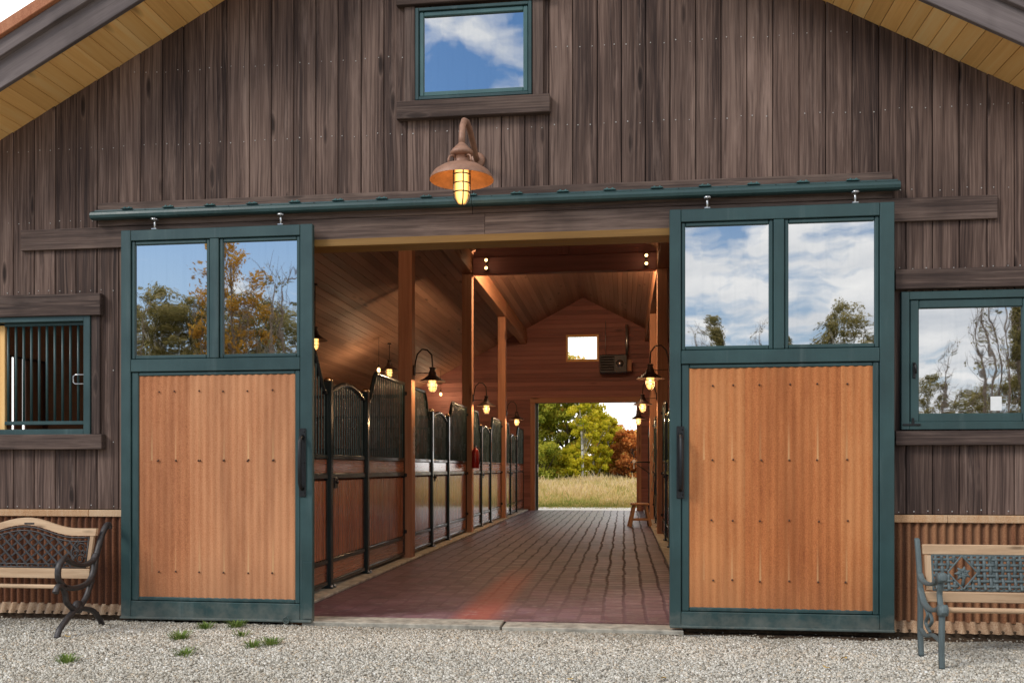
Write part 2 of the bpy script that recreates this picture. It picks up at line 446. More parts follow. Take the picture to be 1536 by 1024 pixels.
def gravelbase():
    t = NT('gravel bed'); p = t.geo()
    vd = t.voro(p, 75.); vc = t.voro(p, 75., out='Color'); n = t.noise(p, 1.2, 5., .6); n3 = t.noise(p, 40, 3.)
    g = t.n('ShaderNodeSeparateColor'); t.set(g.inputs[0], vc)
    c = t.ramp(g.outputs[0], [(0., (.16, .145, .12)), (.5, (.33, .31, .27)), (1., (.52, .5, .46))])
    c = t.mix(t.mapr(vd, .35, .75, 0., .6), c, (.1, .085, .065))
    c = t.mix(t.mapr(n, .5, .75, 0., .35), c, (.2, .17, .12))
    t.pbsdf(c, .9, 0., t.bump(t.math('MULTIPLY', vd, -1), .8, .012), .2)
    return t.m
M['gravelbase'] = gravelbase()
def stonemat():
    t = NT('gravel stones'); rn = t.attr('rn', 'Fac'); p = t.geo()
    c = t.ramp(rn, [(0., (.19, .165, .125)), (.2, (.42, .385, .32)), (.5, (.59, .555, .48)), (.78, (.74, .70, .61)), (.9, (.54, .43, .30)), (1., (.9, .88, .82))])
    n = t.noise(p, 1.1, 4., .6)
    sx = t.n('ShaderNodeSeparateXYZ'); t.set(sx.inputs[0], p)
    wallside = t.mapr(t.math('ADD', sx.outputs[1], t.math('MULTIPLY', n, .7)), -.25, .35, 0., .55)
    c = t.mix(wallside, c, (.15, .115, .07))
    c = t.mix(t.mapr(n, .52, .72, 0., .4), c, (.3, .26, .19))
    t.pbsdf(c, .85, 0., None, .25)
    return t.m
M['stone'] = stonemat()
def soil(name, c0, c1, sc_=6.):
    t = NT(name); p = t.geo(); n = t.noise(p, sc_, 6., .65); n2 = t.noise(p, sc_*9, 3.)
    t.pbsdf(t.mix(t.mapr(t.math('ADD', t.math('MULTIPLY', n, .7), t.math('MULTIPLY', n2, .3)), .38, .62), c0, c1), .95, 0., t.bump(n2, .6, .02), .1)
    return t.m
M['soil'] = soil('dark soil', (.035, .022, .014), (.09, .06, .038))
M['meadow'] = soil('meadow ground', (.12, .12, .05), (.27, .22, .11), .5)
M['field'] = soil('far ground', (.16, .14, .08), (.25, .21, .13), .08)
M['grass'] = leafmat('meadow grass blades', [(0., (.12, .17, .03)), (.35, (.30, .33, .08)), (.6, (.53, .42, .15)), (.85, (.68, .51, .23)), (1., (.72, .56, .33))], .3)
M['weed'] = leafmat('weed leaves', [(0., (.07, .14, .025)), (1., (.30, .38, .11))], .3)
M['lf_green'] = leafmat('green leaves', [(0., (.24, .29, .04)), (.35, (.46, .48, .07)), (.7, (.68, .62, .09)), (.93, (.74, .58, .09)), (1., (.8, .36, .08))], .5)
M['lf_yellow'] = leafmat('yellow aspen leaves', [(0., (.32, .34, .025)), (.35, (.68, .62, .045)), (.8, (.88, .74, .07)), (1., (.9, .78, .16))], .5)
M['lf_orange'] = leafmat('orange leaves', [(0., (.32, .12, .04)), (.4, (.74, .27, .075)), (.75, (.86, .42, .12)), (1., (.86, .62, .16))], .4)
M['lf_olive'] = leafmat('olive leaves', [(0., (.10, .095, .035)), (.5, (.27, .235, .09)), (1., (.48, .40, .18))], .55)
M['lf_gold'] = leafmat('gold leaves', [(0., (.3, .16, .03)), (.6, (.55, .3, .05)), (1., (.66, .42, .09))], .55)
M['deadleaf'] = plain('fallen leaf', (.5, .32, .08), .7, 0, .3, 60)

# ------------------------------------------------------------------ key dimensions (metres)
CX = -1.30; ZR = 6.79; SL = .528
def roofz(x): return ZR - SL*abs(x-CX)
XL, XR = -7.5, 4.9
YB = 20.72
OX0, OX1, OZ = -2.88, .43, 3.376          # front door opening
PHI = math.atan(SL)

barn = empty('horse_barn', (CX, 0, 0))
tag(barn, 'weathered brown plank horse barn with open green sliding doors', 'barn')
BI = Matrix.Translation((-CX, 0, 0))
def bpart(mb, name, mat, parent=None, kind=None):
    """part of the barn, verts given in world coordinates"""
    mb.v = [(x-CX, y, z) for (x, y, z) in mb.v]
    return mb.build(name, mat, parent or barn, kind)
def at(o, loc):
    return o

# openings in the front wall: x0,x1,z0,z1
WL = (-6.12, -4.87, 1.645, 2.77); WU = (-1.815, -.79, 4.572, 5.378); WR = (2.25, 3.335, 1.665, 2.792)
OPEN = [(OX0-.02, OX1+.02, -1, OZ+.005), WL, WU, WR]
def columns(joints, z0, ztop, y0, y1, gap, opens):
    mb = MB()
    for j0, j1 in zip(joints[:-1], joints[1:]):
        a, b = j0+gap/2, j1-gap/2
        br = sorted({a, b, *[e for o in opens for e in o[:2] if a < e < b]})
        rn = random.random(); off = (random.uniform(-40, 40), random.uniform(-40, 40), random.uniform(-40, 40))
        yj = random.uniform(-.002, .002); mid = (a+b)/2
        for u, w in zip(br[:-1], br[1:]):
            cuts = sorted([(o[2], o[3]) for o in opens if o[0] < (u+w)/2 < o[1]])
            z = z0; spans = []
            for c0, c1 in cuts:
                if c0 > z: spans.append((z, c0))
                z = max(z, c1)
            spans.append((z, None))
            for s0, s1 in spans:
                tu, tw = (s1, s1) if s1 else (ztop(u), ztop(w))
                if min(tu, tw) <= s0+.01: continue
                c = .005
                cu = c if u == a else 0; cw = c if w == b else 0
                P = []
                for zt_u, zt_w, bot in ((0, 0, True), (0, 0, False)):
                    zu = s0 if bot else tu; zw = s0 if bot else tw
                    P += [(u, y1, zu), (u, y0+yj+cu, zu), (u+cu, y0+yj, zu), (w-cw, y0+yj, zw), (w, y0+yj+cw, zw), (w, y1, zw)]
                F = [(i, i+1, i+7, i+6) for i in range(5)] + [(5, 0, 6, 11), (6, 7, 8, 9, 10, 11), (5, 4, 3, 2, 1, 0)]
                F = [f[::-1] for f in F]
                bp = [(p[2]+off[0], p[0]-mid+off[1], p[1]+off[2]) for p in P]
                mb.add(P, F, bp, rn)
    return mb
J = [1.026]
while J[0] > XL: J.insert(0, J[0]-random.choice((.205, .21, .212, .215)))
while J[-1] < XR: J.append(J[-1]+random.choice((.208, .212, .215)))
J = [j for j in J if XL <= j <= XR]; J[0] = XL; J[-1] = XR
SIDE_Z0 = .975
bpart(columns(J, SIDE_Z0, lambda x: roofz(x)+.0, -.03, -.004, .007, OPEN), 'siding', M['siding'])
bpart(columns([XL, -4.6, -2, 0, 2, XR], -.05, lambda x: roofz(x)-.002, 0., .12, 0, OPEN), 'sheathing', M['darkback'])
Jl = list(np.arange(XL, XR+.01, .155)); Jl[-1] = XR
bpart(columns(Jl, 0, lambda x: roofz(x)-.004, .125, .15, .004, OPEN), 'inner_boards', M['redwall'])
# nail heads in horizontal rows
mb = MB()
for zr in (1.0, 1.58, 2.24, 2.99, 3.63, 4.30, 4.97, 5.64):
    for j0, j1 in zip(J[:-1], J[1:]):
        for xx in (j0+.05+random.uniform(-.012, .012), j1-.05+random.uniform(-.012, .012)):
            z = zr+random.uniform(-.012, .012)
            if z > roofz(xx)-.1 or random.random() < .12: continue
            if any(o[0]-.1 < xx < o[1]+.1 and o[2]-.15 < z < o[3]+.15 for o in OPEN[1:]): continue
            if OX0 < xx < OX1 and z < 3.8: continue
            r = random.uniform(.004, .0062)
            vs = [(xx+r*math.cos(k*math.pi/3), -.0345, z+r*math.sin(k*math.pi/3)) for k in range(6)] + [(xx, -.0365, z)]
            mb.add(vs, [(6, (k+1) % 6, k) for k in range(6)])
bpart(mb, 'nails', M['nail'], kind='stuff')

# corrugated wainscot, skirt and cap
def corrug(x0, x1, z0, z1, y, per=.0677, amp=.009, n=8, lean=0., ph=0., seams=None, zs=1):
    mb = MB(); N = int((x1-x0)/per*n)+1
    xs = np.linspace(x0, x1, N)
    cuts = [0] + [int((s-x0)/(x1-x0)*(N-1)) for s in (seams or [])] + [N-1]
    for q, (c0, c1) in enumerate(zip(cuts[:-1], cuts[1:])):
        vs = []; F = []; bp = []
        ring = xs[c0:c1+1]
        for zi in range(zs+1):
            z = z0+(z1-z0)*zi/zs
            for x in ring:
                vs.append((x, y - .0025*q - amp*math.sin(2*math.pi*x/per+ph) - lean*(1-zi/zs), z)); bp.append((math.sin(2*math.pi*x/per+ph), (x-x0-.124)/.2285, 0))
        n_ = len(ring)
        for zi in range(zs):
            for i in range(n_-1): F.append((zi*n_+i, zi*n_+i+1, (zi+1)*n_+i+1, (zi+1)*n_+i))
        mb.add(vs, F, bp, None, True)
    return mb
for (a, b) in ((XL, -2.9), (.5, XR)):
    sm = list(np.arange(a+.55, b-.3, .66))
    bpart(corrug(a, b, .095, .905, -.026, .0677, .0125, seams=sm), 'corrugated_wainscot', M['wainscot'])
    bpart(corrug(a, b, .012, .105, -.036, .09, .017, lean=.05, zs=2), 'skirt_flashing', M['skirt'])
    mb = MB(); x = a
    while x < b-.02:
        w = min(random.uniform(.5, 1.1), b-x); mb.box((x+w/2, -.038, .937), (w-.003, .05, .062), 0, None, .004); x += w
    bpart(mb, 'cap_trim', M['captrim'])
    mb = MB(); mb.box(((a+b)/2, -.02, -.02), (b-a, .1, .11), 0, None, .01); bpart(mb, 'foundation', M['soil'])

# long trim boards
mb = MB()
mb.box((-5.567/2-4.56/2-.0, -.046, 3.458), (5.567-2.0, .03, .2), 0) if False else None
mb.box(((-5.567-1.2)/2, -.047, 3.466), (5.567-1.2, .03, .19), 0); mb.box(((-1.199+3.0)/2, -.047, 3.466), (3.0+1.199, .03, .19), 0)
bpart(mb, 'header_board', M['trim'])
mb = MB()
mb.box(((-4.796-1.31)/2, -.05, 3.672), (4.796-1.31, .036, .216), 0); mb.box(((-1.306+2.185)/2, -.05, 3.672), (2.185+1.306, .036, .216), 0)
bpart(mb, 'track_board', M['trim'])
mb = MB(); mb.box(((OX0+OX1)/2, .05, 3.347), (OX1-OX0+.03, .24, .064), 0); bpart(mb, 'lintel', M['lintel'])
for x, nm in ((OX0-.012, 'jamb'), (OX1+.012, 'jamb')):
    mb = MB(); mb.box((x, .05, 1.66), (.03, .22, 3.31), 2); bpart(mb, nm, M['fir'])

# track rail
mb = MB()
prof = [(-.07, 3.712), (-.082, 3.712), (-.084, 3.69), (-.135, 3.684), (-.158, 3.668), (-.165, 3.645), (-.158, 3.622), (-.14, 3.612), (-.10, 3.612), (-.085, 3.62), (-.07, 3.62)]
def extr(mb, prof, x0, x1):
    n = len(prof); vs = [(x0, *p) for p in prof]+[(x1, *p) for p in prof]
    F = [(i, (i+1) % n, (i+1) % n+n, i+n)[::-1] for i in range(n)] + [tuple(range(n)), tuple(range(n, 2*n))[::-1]]
    mb.add(vs, [f[::-1] for f in F])
extr(mb, prof, -4.815, -1.302); extr(mb, prof, -1.298, 2.221)
for xx in (-1.36, -1.24):
    mb.box((xx, -.0845, 3.695), (.09, .006, .024), 0)
track = bpart(mb, 'track_rail', M['green'])
for i in range(17):
    x = -4.5+i*.398
    mb = MB(); mb.box((x, -.085, 3.715), (.105, .03, .006), 0, None, .002)
    mb.box((x, -.0705, 3.722), (.09, .005, .018), 0, None, .002); mb.tube([(x-.02, -.085, 3.717), (x-.02, -.085, 3.732)], .009, 6); mb.tube([(x+.025, -.085, 3.717), (x+.025, -.085, 3.732)], .009, 6)
    bpart(mb, 'track_bracket', M['greenlite'], track)
mb = MB()
for i in range(17):
    mb.tube([(-4.32+i*.398, -.083, 3.70), (-4.32+i*.398, -.0875, 3.70)], .007, 6)
bpart(mb, 'track_bolts', M['blackiron'], track, 'stuff')

# ------------------------------------------------------------------ sliding doors
def sliding_door(x0, x1, zb, zt, hx, mirror):
    Y0, Y1 = -.17, -.115
    yc = (Y0+Y1)/2; T = Y1-Y0
    gz0, gz1 = 2.366, 3.36; pz0, pz1 = .195, 2.18
    if mirror: g = [(x0+.13, x0+.807), (x0+.965, x1-.15)]; px = (x0+.162, x1-.165)
    else: g = [(x0+.13, x0+.807), (x0+.965, x1-.15)]; px = (x0+.162, x1-.165)
    mo = .035
    mb = MB()
    gx0, gx1 = g[0][0]-mo, g[1][1]+mo
    def V(a, b, z0, z1, d=0): mb.box(((a+b)/2, yc-d/2, (z0+z1)/2), (b-a, T+d, z1-z0), 2, None, .005)
    def Hh(a, b, z0, z1, d=0): mb.box(((a+b)/2, yc-d/2, (z0+z1)/2), (b-a, T+d, z1-z0), 0, None, .005)
    V(x0, gx0-.002, zb, zt); V(gx1+.002, x1, zb, zt)
    Hh(gx0, gx1, gz1+mo+.002, zt-.002); Hh(gx0, gx1, pz1+mo+.002, gz0-mo-.002); Hh(gx0, gx1, zb+.002, pz0-mo-.002)
    V(g[0][1]+mo+.002, g[1][0]-mo-.002, gz0-mo, gz1+mo)
    # recessed mouldings round panes and panel (front face set back)
    def ring(a, b, z0, z1, a0=None, b0=None):
        yb = Y1; yf = Y0+.014
        for (p, q) in ((a0 or a-mo, a), (b, b0 or b+mo)): mb.box(((p+q)/2, (yf+yb)/2, (z0+z1)/2), (q-p-.002, yb-yf, z1-z0+2*mo), 2, None, .007)
        for (p, q) in ((z0-mo, z0), (z1, z1+mo)): mb.box(((a+b)/2, (yf+yb)/2+.001, (p+q)/2), (b-a, yb-yf, mo), 0, None, .008)
    for a, b in g: ring(a, b, gz0, gz1)
    ring(px[0], px[1], pz0, pz1, gx0, gx1)
    # bottom drip edge
    mb.box(((x0+x1)/2, Y0-.008, zb+.012), (x1-x0, .03, .022), 0, None, .006)
    d = bpart(mb, 'sliding_door', M['green'])
    for a, b in g:
        q = MB(); q.box(((a+b)/2, Y0+.036, (gz0+gz1)/2), (b-a+.004, .006, gz1-gz0+.004), 2, None, .0005); bpart(q, 'pane', M['pane'], d)
    sm = [px[0]+.49] if not mirror else [px[0]+.46, px[0]+1.22]
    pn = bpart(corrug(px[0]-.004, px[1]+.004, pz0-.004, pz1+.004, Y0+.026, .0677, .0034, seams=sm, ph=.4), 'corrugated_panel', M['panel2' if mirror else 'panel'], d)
    q = MB()
    for zr in (2.04, 1.42, .92 if mirror else 1.42, .42):
        for k in range(7):
            xx = px[0]+.12+k*.2285+random.uniform(-.01, .01)+(.07 if k == 0 else 0)
            if xx > px[1]-.03: continue
            q.lathe([(.0001, 0), (.0088, -.001), (.007, .006), (.0001, .009)], (xx, Y0+.019, zr+random.uniform(-.006, .006)), 8, Matrix.Rotation(R(90), 3, 'X'))
    bpart(q, 'screws', M['screw'], d, 'stuff')
    q = MB()
    q.box((hx, Y0-.006, 1.40), (.062, .011, .60), 2, None, .004)
    q.tube([(hx, Y0-.01, 1.63), (hx, Y0-.05, 1.615), (hx, Y0-.075, 1.58), (hx, Y0-.08, 1.40), (hx, Y0-.075, 1.22), (hx, Y0-.05, 1.185), (hx, Y0-.01, 1.17)], .017, 8)
    for zz in (1.67, 1.40, 1.13): q.lathe([(.0001, 0), (.007, 0), (.0001, .005)], (hx+.018, Y0-.012, zz), 6, Matrix.Rotation(R(90), 3, 'X'))
    bpart(q, 'door_handle', M['blackiron'], d)
    for xx in (x0+.31, x1-.30):
        q = MB(); q.tube([(xx, -.14, zt-.01), (xx, -.14, zt+.115)], .009, 8); q.box((xx, -.14, zt+.095), (.055, .04, .014), 0)
        q.box((xx, -.14, zt+.008), (.05, .045, .014), 0); q.tube([(xx-.02, -.162, zt+.095), (xx+.02, -.162, zt+.095)], .011, 8)
        bpart(q, 'roller_hanger', M['zinc'], d)
    return d
dl = sliding_door(-4.507, -2.713, -.004, 3.494, -2.80, False)
dr = sliding_door(.378, 2.171, .022, 3.504, .465, True)
tag(dl, 'green sliding door pushed open to the left'); tag(dr, 'green sliding door pushed open to the right')
# bent metal patch on the leading corner of the left door and a ring pull
q = MB(); q.box((-2.755, -.176, .28), (.085, .008, .5), 2, None, .003); q.lathe([(.028, -.004), (.034, 0), (.028, .004), (.022, 0), (.028, -.004)], (-2.94, -.2, .02), 16, Matrix.Rotation(R(90), 3, 'X'))
bpart(q, 'corner_plate', M['green'], dl)

# ------------------------------------------------------------------ windows
def frame_mb(x0, x1, z0, z1, w, y0, y1, ch=.004):
    mb = MB(); yc = (y0+y1)/2; T = y1-y0
    for (a, b) in ((x0, x0+w), (x1-w, x1)): mb.box(((a+b)/2, yc, (z0+z1)/2), (w, T, z1-z0), 2, None, ch)
    for (a, b) in ((z0, z0+w), (z1-w, z1)): mb.box(((x0+x1)/2, yc+.001, (a+b)/2), (x1-x0-2*w, T, w), 0, None, ch)
    return mb
def trims(win, o, head, sill, hx, sx, sides=.085):
    x0, x1, z0, z1 = o
    q = MB(); q.box(((hx[0]+hx[1])/2, -.062, (head[0]+head[1])/2), (hx[1]-hx[0], .06, head[1]-head[0]), 0, None, .005); bpart(q, 'head_trim', M['trim'], win)
    q = MB(); q.box(((sx[0]+sx[1])/2, -.066, (sill[0]+sill[1])/2), (sx[1]-sx[0], .068, sill[1]-sill[0]), 0, None, .005); bpart(q, 'sill', M['trim'], win)
    if sides:
        for a in (x0-sides-.004, x1+.004):
            q = MB(); q.box((a+sides/2, -.045, (sill[1]+head[0])/2), (sides, .026, head[0]-sill[1]-.003), 2, None, .004); bpart(q, 'side_trim', M['trim'], win)
# upper gable window
o = WU
w = bpart(frame_mb(*o, .03, -.07, .05), 'window', M['green']); tag(w, 'small square window high in the gable')
sash = frame_mb(o[0]+.032, o[1]-.032, o[2]+.032, o[3]-.032, .042, -.055, -.005, .007); bpart(sash, 'sash', M['greenlite'], w)
q = MB(); q.box(((o[0]+o[1])/2, -.03, (o[2]+o[3])/2), (o[1]-o[0]-.14, .006, o[3]-o[2]-.14), 2, None, .0005); bpart(q, 'pane', M['pane'], w)
trims(w, o, (5.40, 5.56), (4.402, 4.557), (-1.98, -.625), (-1.977, -.629), .095)
# right window
o = WR
w = bpart(frame_mb(*o, .065, -.075, .05), 'window', M['green']); tag(w, 'green casement window to the right of the doors')
sash = frame_mb(o[0]+.072, o[1]-.072, o[2]+.06, o[3]-.065, .072, -.062, -.01, .008); bpart(sash, 'sash', M['green'], w)
q = MB(); q.box(((o[0]+o[1])/2, -.035, (o[2]+o[3])/2), (o[1]-o[0]-.27, .006, o[3]-o[2]-.26), 2, None, .0005); bpart(q, 'pane', M['pane'], w)
q = MB(); q.box((2.352, -.068, 2.15), (.022, .014, .13), 2, None, .004); q.tube([(2.352, -.075, 2.2), (2.352, -.1, 2.195), (2.356, -.105, 2.12)], .009, 8); bpart(q, 'latch', M['blackiron'], w)
q = MB(); q.box((2.33, -.078, 1.705), (.14, .008, .016), 0); q.box((2.34, -.078, 1.735), (.02, .008, .05), 2); bpart(q, 'hinge', M['blackiron'], w)
trims(w, o, (2.812, 2.972), (1.538, 1.655), (2.20, 3.46), (2.20, 3.46), 0)
# left barred window
o = WL
w = bpart(frame_mb(*o, .066, -.07, .09), 'window', M['green']); tag(w, 'open barred window to the left of the doors')
q = MB()
for k in range(11):
    xx = -5.735+k*.0785
    q.tube([(xx, .0, 1.76), (xx, .0, 2.70)], .0115, 8)
q.box((-5.35, 0, 1.772), (.83, .03, .035), 0); q.box((-5.35, 0, 2.69), (.83, .03, .03), 0)
bpart(q, 'bars', M['green'], w)
q = MB(); q.box((-5.91, .02, 2.2), (.27, .03, .98), 2); bpart(q, 'shutter_board', M['pine'], w)
q = MB()
q.tube([(-4.93, -.03, 2.13), (-5.04, -.03, 2.13), (-5.06, -.03, 2.145), (-5.06, -.03, 2.2), (-5.04, -.03, 2.215), (-4.93, -.03, 2.215)], .006, 6); bpart(q, 'latch', M['zinc'], w)
trims(w, o, (2.752, 2.953), (1.524, 1.662), (-6.25, -4.756), (-6.26, -4.737), .086)

# ------------------------------------------------------------------ roof, soffit, rake boards
OV = .565; YE = YB+.7
for sg in (-1, 1):
    half = (CX-XL if sg < 0 else XR-CX)+.5
    slope_len = half/math.cos(PHI)
    X = Vector((sg*math.cos(PHI), 0, -math.sin(PHI))); Zn = Vector((sg*math.sin(PHI), 0, math.cos(PHI)))
    Mx = Matrix((X, Vector((0, 1, 0)), Zn)).transposed()
    mb = MB(); mb2 = MB(); nb = int(slope_len/.142)
    for i in range(nb):
        s0 = i*.142+.004
        c = Vector((CX, (YE-OV)/2, ZR)) + X*(s0+.071) + Zn*.012
        # boards come in three lengths, butted
        y = .13
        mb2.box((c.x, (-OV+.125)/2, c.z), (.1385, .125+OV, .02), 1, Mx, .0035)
        for L in (5.4+random.uniform(-1.5, 1.5), 7.5, 99):
            y2 = min(y+L, YE)
            if y2 <= y: break
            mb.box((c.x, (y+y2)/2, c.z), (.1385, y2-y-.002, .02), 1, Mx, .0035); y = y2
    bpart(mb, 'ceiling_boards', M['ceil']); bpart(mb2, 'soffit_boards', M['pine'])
    mb = MB(); c = Vector((CX, (YE-OV)/2, ZR)) + X*(slope_len/2) + Zn*.19
    mb.box(c, (slope_len, YE+OV-.02, .3), 0, Mx, .01); bpart(mb, 'roof', M['roofmetal'])
    # rake boards: lower board, proud upper board, copper drip edge
    def strip(off0, off1, yf, yb, mat, nm):
        q = MB(); L = slope_len
        h = (off1-off0); a = (off0+off1)/2
        cc = Vector((CX, 0, ZR)) + X*(L/2) + Zn*a; cc.y = (yf+yb)/2
        q.box(cc, (L, yb-yf, h), 0, Mx, .005); bpart(q, nm, M[mat])
    strip(-.012, .205, -.61, -.567, 'rake', 'rake_board')
    strip(.2, .33, -.655, -.60, 'rake', 'rake_board')
    strip(.332, .43, -.69, -.50, 'copper', 'drip_edge')

mb = MB(); mb.box((CX, (YE-OV)/2, ZR+.06), (.5, YE+OV-.06, .10), 1); mb.box((CX, (YE-OV)/2, ZR+.36), (.7, YE+OV-.06, .2), 1); bpart(mb, 'ridge_beam', M['ceil'])
# ------------------------------------------------------------------ rear and side walls
RX0, RX1, RZ = -2.84, .40, 3.44
mb = MB(); z = 0.
while z < ZR:
    h = .142; zc = z+h/2; hw = (ZR-z)/SL
    xa, xb = max(XL, CX-hw-.1), min(XR, CX+hw+.1)
    segs = [(xa, xb)]
    if z < RZ-.02: segs = [(xa, RX0), (RX1, xb)]
    elif 4.76 < zc < 5.6: segs = [(xa, -1.83), (-.81, xb)]
    for a, b in segs:
        if b-a < .1: continue
        mb.box(((a+b)/2, YB+.012, zc), (b-a, .024, h-.003), 0, None, .004)
    z += h
bpart(mb, 'rear_wall', M['redwall'])
mb = MB()
def rearcols():
    return columns([XL, -5, -3, -1, 1, 3, XR], -.05, lambda x: roofz(x)-.003, YB+.03, YB+.2, 0, [(RX0, RX1, -1, RZ), (-1.83, -.81, 4.76, 5.6)])
bpart(rearcols(), 'rear_siding', M['siding'])
mb = MB()
for x in (RX0-.07, RX1+.07): mb.box((x, YB-.01, RZ/2), (.15, .05, RZ), 2)
mb.box(((RX0+RX1)/2, YB-.012, RZ+.09), (RX1-RX0+.3, .05, .17), 0)
bpart(mb, 'rear_door_trim', M['fir'])
mb = MB(); mb.box((RX0+.03, YB+.3, 1.7), (.1, .06, 3.5), 2); rd = bpart(mb, 'rear_sliding_door', M['green'])
mb = MB(); mb.box((RX0+.07, YB+.25, 1.35), (.02, .03, .25), 2); bpart(mb, 'door_handle', M['zinc'], rd)
w = bpart(frame_mb(-1.84, -.80, 4.75, 5.61, .06, YB-.02, YB+.12), 'window', M['pine']); tag(w, 'small window high in the rear gable')
q = MB(); q.box((-1.32, YB+.06, 5.18), (.92, .006, .74), 2, None, .0005); bpart(q, 'pane', M['clearglass'], w)
for sx in (XL, XR):
    mb = MB(); zt = roofz(sx)-.03
    ops = [(2.2, 2.95, 1.7, 2.72)] if sx == XL else []
    for (y0, y1) in ((0.15, 2.2), (2.95, YB)) if ops else ((.15, YB),):
        mb.box((sx+(.06 if sx < 0 else -.06), (y0+y1)/2, zt/2), (.12, y1-y0, zt), 1)
    if ops:
        mb.box((sx+.06, 2.575, .85), (.12, .746, 1.7), 1); mb.box((sx+.06, 2.575, (2.72+zt)/2), (.12, .746, zt-2.72), 1)
    bpart(mb, 'side_wall', M['darkwall'])
    if ops:
        for a, b in ((2.2, 2.37), (2.43, 2.56), (2.63, 2.95)):
            mb = MB(); mb.box((sx+.03, (a+b)/2, 2.21), (.03, b-a, 1.02), 2); bpart(mb, 'shutter_board', M['darkwall'])

# ------------------------------------------------------------------ timber frame
PX = (-3.2, .76); PY = (5.2, 10.4, 15.6)
for i, x in enumerate(PX):
    for y in PY:
        mb = MB(); mb.box((x, y, 2.67), (.205, .205, 5.34), 2, None, .008); p = bpart(mb, 'timber_post', M['fir'])
        q = MB(); s = 1 if i == 0 else -1
        for zz in (2.45, 1.25, .42):
            q = MB(); q.box((x, y-.106, zz), (.06, .008, .05), 2, None, .002); q.tube([(x, y-.112, zz-.03), (x, y-.112, zz+.03)], .01, 6)
            bpart(q, 'hinge_plate', M['blackiron'], p)
    mb = MB(); ys = (.15, 5.2, 10.4, 15.6, YB)
    for a, b in zip(ys[:-1], ys[1:]): mb.box((x, (a+b)/2, 5.56), (.22, b-a-.006, .42), 1, None, .01)
    bpart(mb, 'roof_beam', M['fir'])
mb = MB(); mb.box(((PX[0]+PX[1])/2, 10.4, 5.5), (PX[1]-PX[0]-.23, .2, .34), 0, None, .01); bpart(mb, 'tie_beam', M['redwall'])
mb = MB(); mb.box((CX+.08, 10.37, 6.2), (.22, .2, 1.05), 2, None, .01); bpart(mb, 'king_post', M['redwall'])
mb = MB(); z = 5.675
while z < 6.7:
    hw = (ZR-z)/SL; mb.box(((PX[0]+PX[1])/2, 10.44, z+.075), (min(2*hw, PX[1]-PX[0]-.22), .03, .147), 0); z += .15
bpart(mb, 'gable_infill', M['redwall'])

# ------------------------------------------------------------------ floor, kerbs, sills, ground
def sheet(name, x0, x1, y0, y1, z, mat, nx=2, ny=2, fz=None):
    xs = np.linspace(x0, x1, nx); ys = np.linspace(y0, y1, ny)
    V = np.array([(x, y, fz(x, y) if fz else z) for y in ys for x in xs])
    Q = np.array([(j*nx+i, j*nx+i+1, (j+1)*nx+i+1, (j+1)*nx+i) for j in range(ny-1) for i in range(nx-1)])
    o = np_mesh(name, V, Q, mat, smooth=True); o['kind'] = 'structure'; return o
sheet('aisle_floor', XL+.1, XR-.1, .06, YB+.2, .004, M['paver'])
mb = MB()
for x in (-3.17, .73): mb.box((x, YB/2+.2, .022), (.24, YB-.4, .034), 1, None, .008)
bpart(mb, 'stall_kerb', M['concrete'])
mb = MB(); mb.box((-1.93, -.02, -.022), (1.76, .30, .056), 0, None, .006); bpart(mb, 'door_sill', M['concrete'])
mb = MB(); mb.box((-.27, -.035, -.026), (1.52, .33, .06), 0, None, .006); bpart(mb, 'door_sill', M['concrete'])
def far_z(x, y): return -.1
sheet('ground', -400, 400, -400, 400, -.12, M['field'])
sheet('gravel_yard', -16, 14, -16, .1, -.034, M['gravelbase'])
def mz(x, y): return -.06 + .75*min(1, max(0, (y-24)/26)) + .05*math.sin(x*.7)*math.sin(y*.5)*min(1, max(0, (y-23)/4))
sheet('meadow', -60, 60, YB+.1, 110, 0, M['meadow'], 61, 61, mz)
sheet('rear_path', -3.4, 1.0, YB+.15, YB+2.4, .0, M['palegravel'])
# soil strip along the right wall
V = []; n = 60
for i in range(n+1):
    x = -7.4+12.2*i/n; wd = (.12+.05*math.sin(i*1.7)+.04*math.sin(i*.6)) if x > .3 else (.05+.03*math.sin(i*1.3))
    V += [(x, .0, -.02), (x, -.11-wd, -.031)]
Q = np.array([(2*i+1, 2*i+3, 2*i+2, 2*i) for i in range(n)])
o = np_mesh('soil_strip', np.array(V), Q, M['soil']); o['kind'] = 'structure'
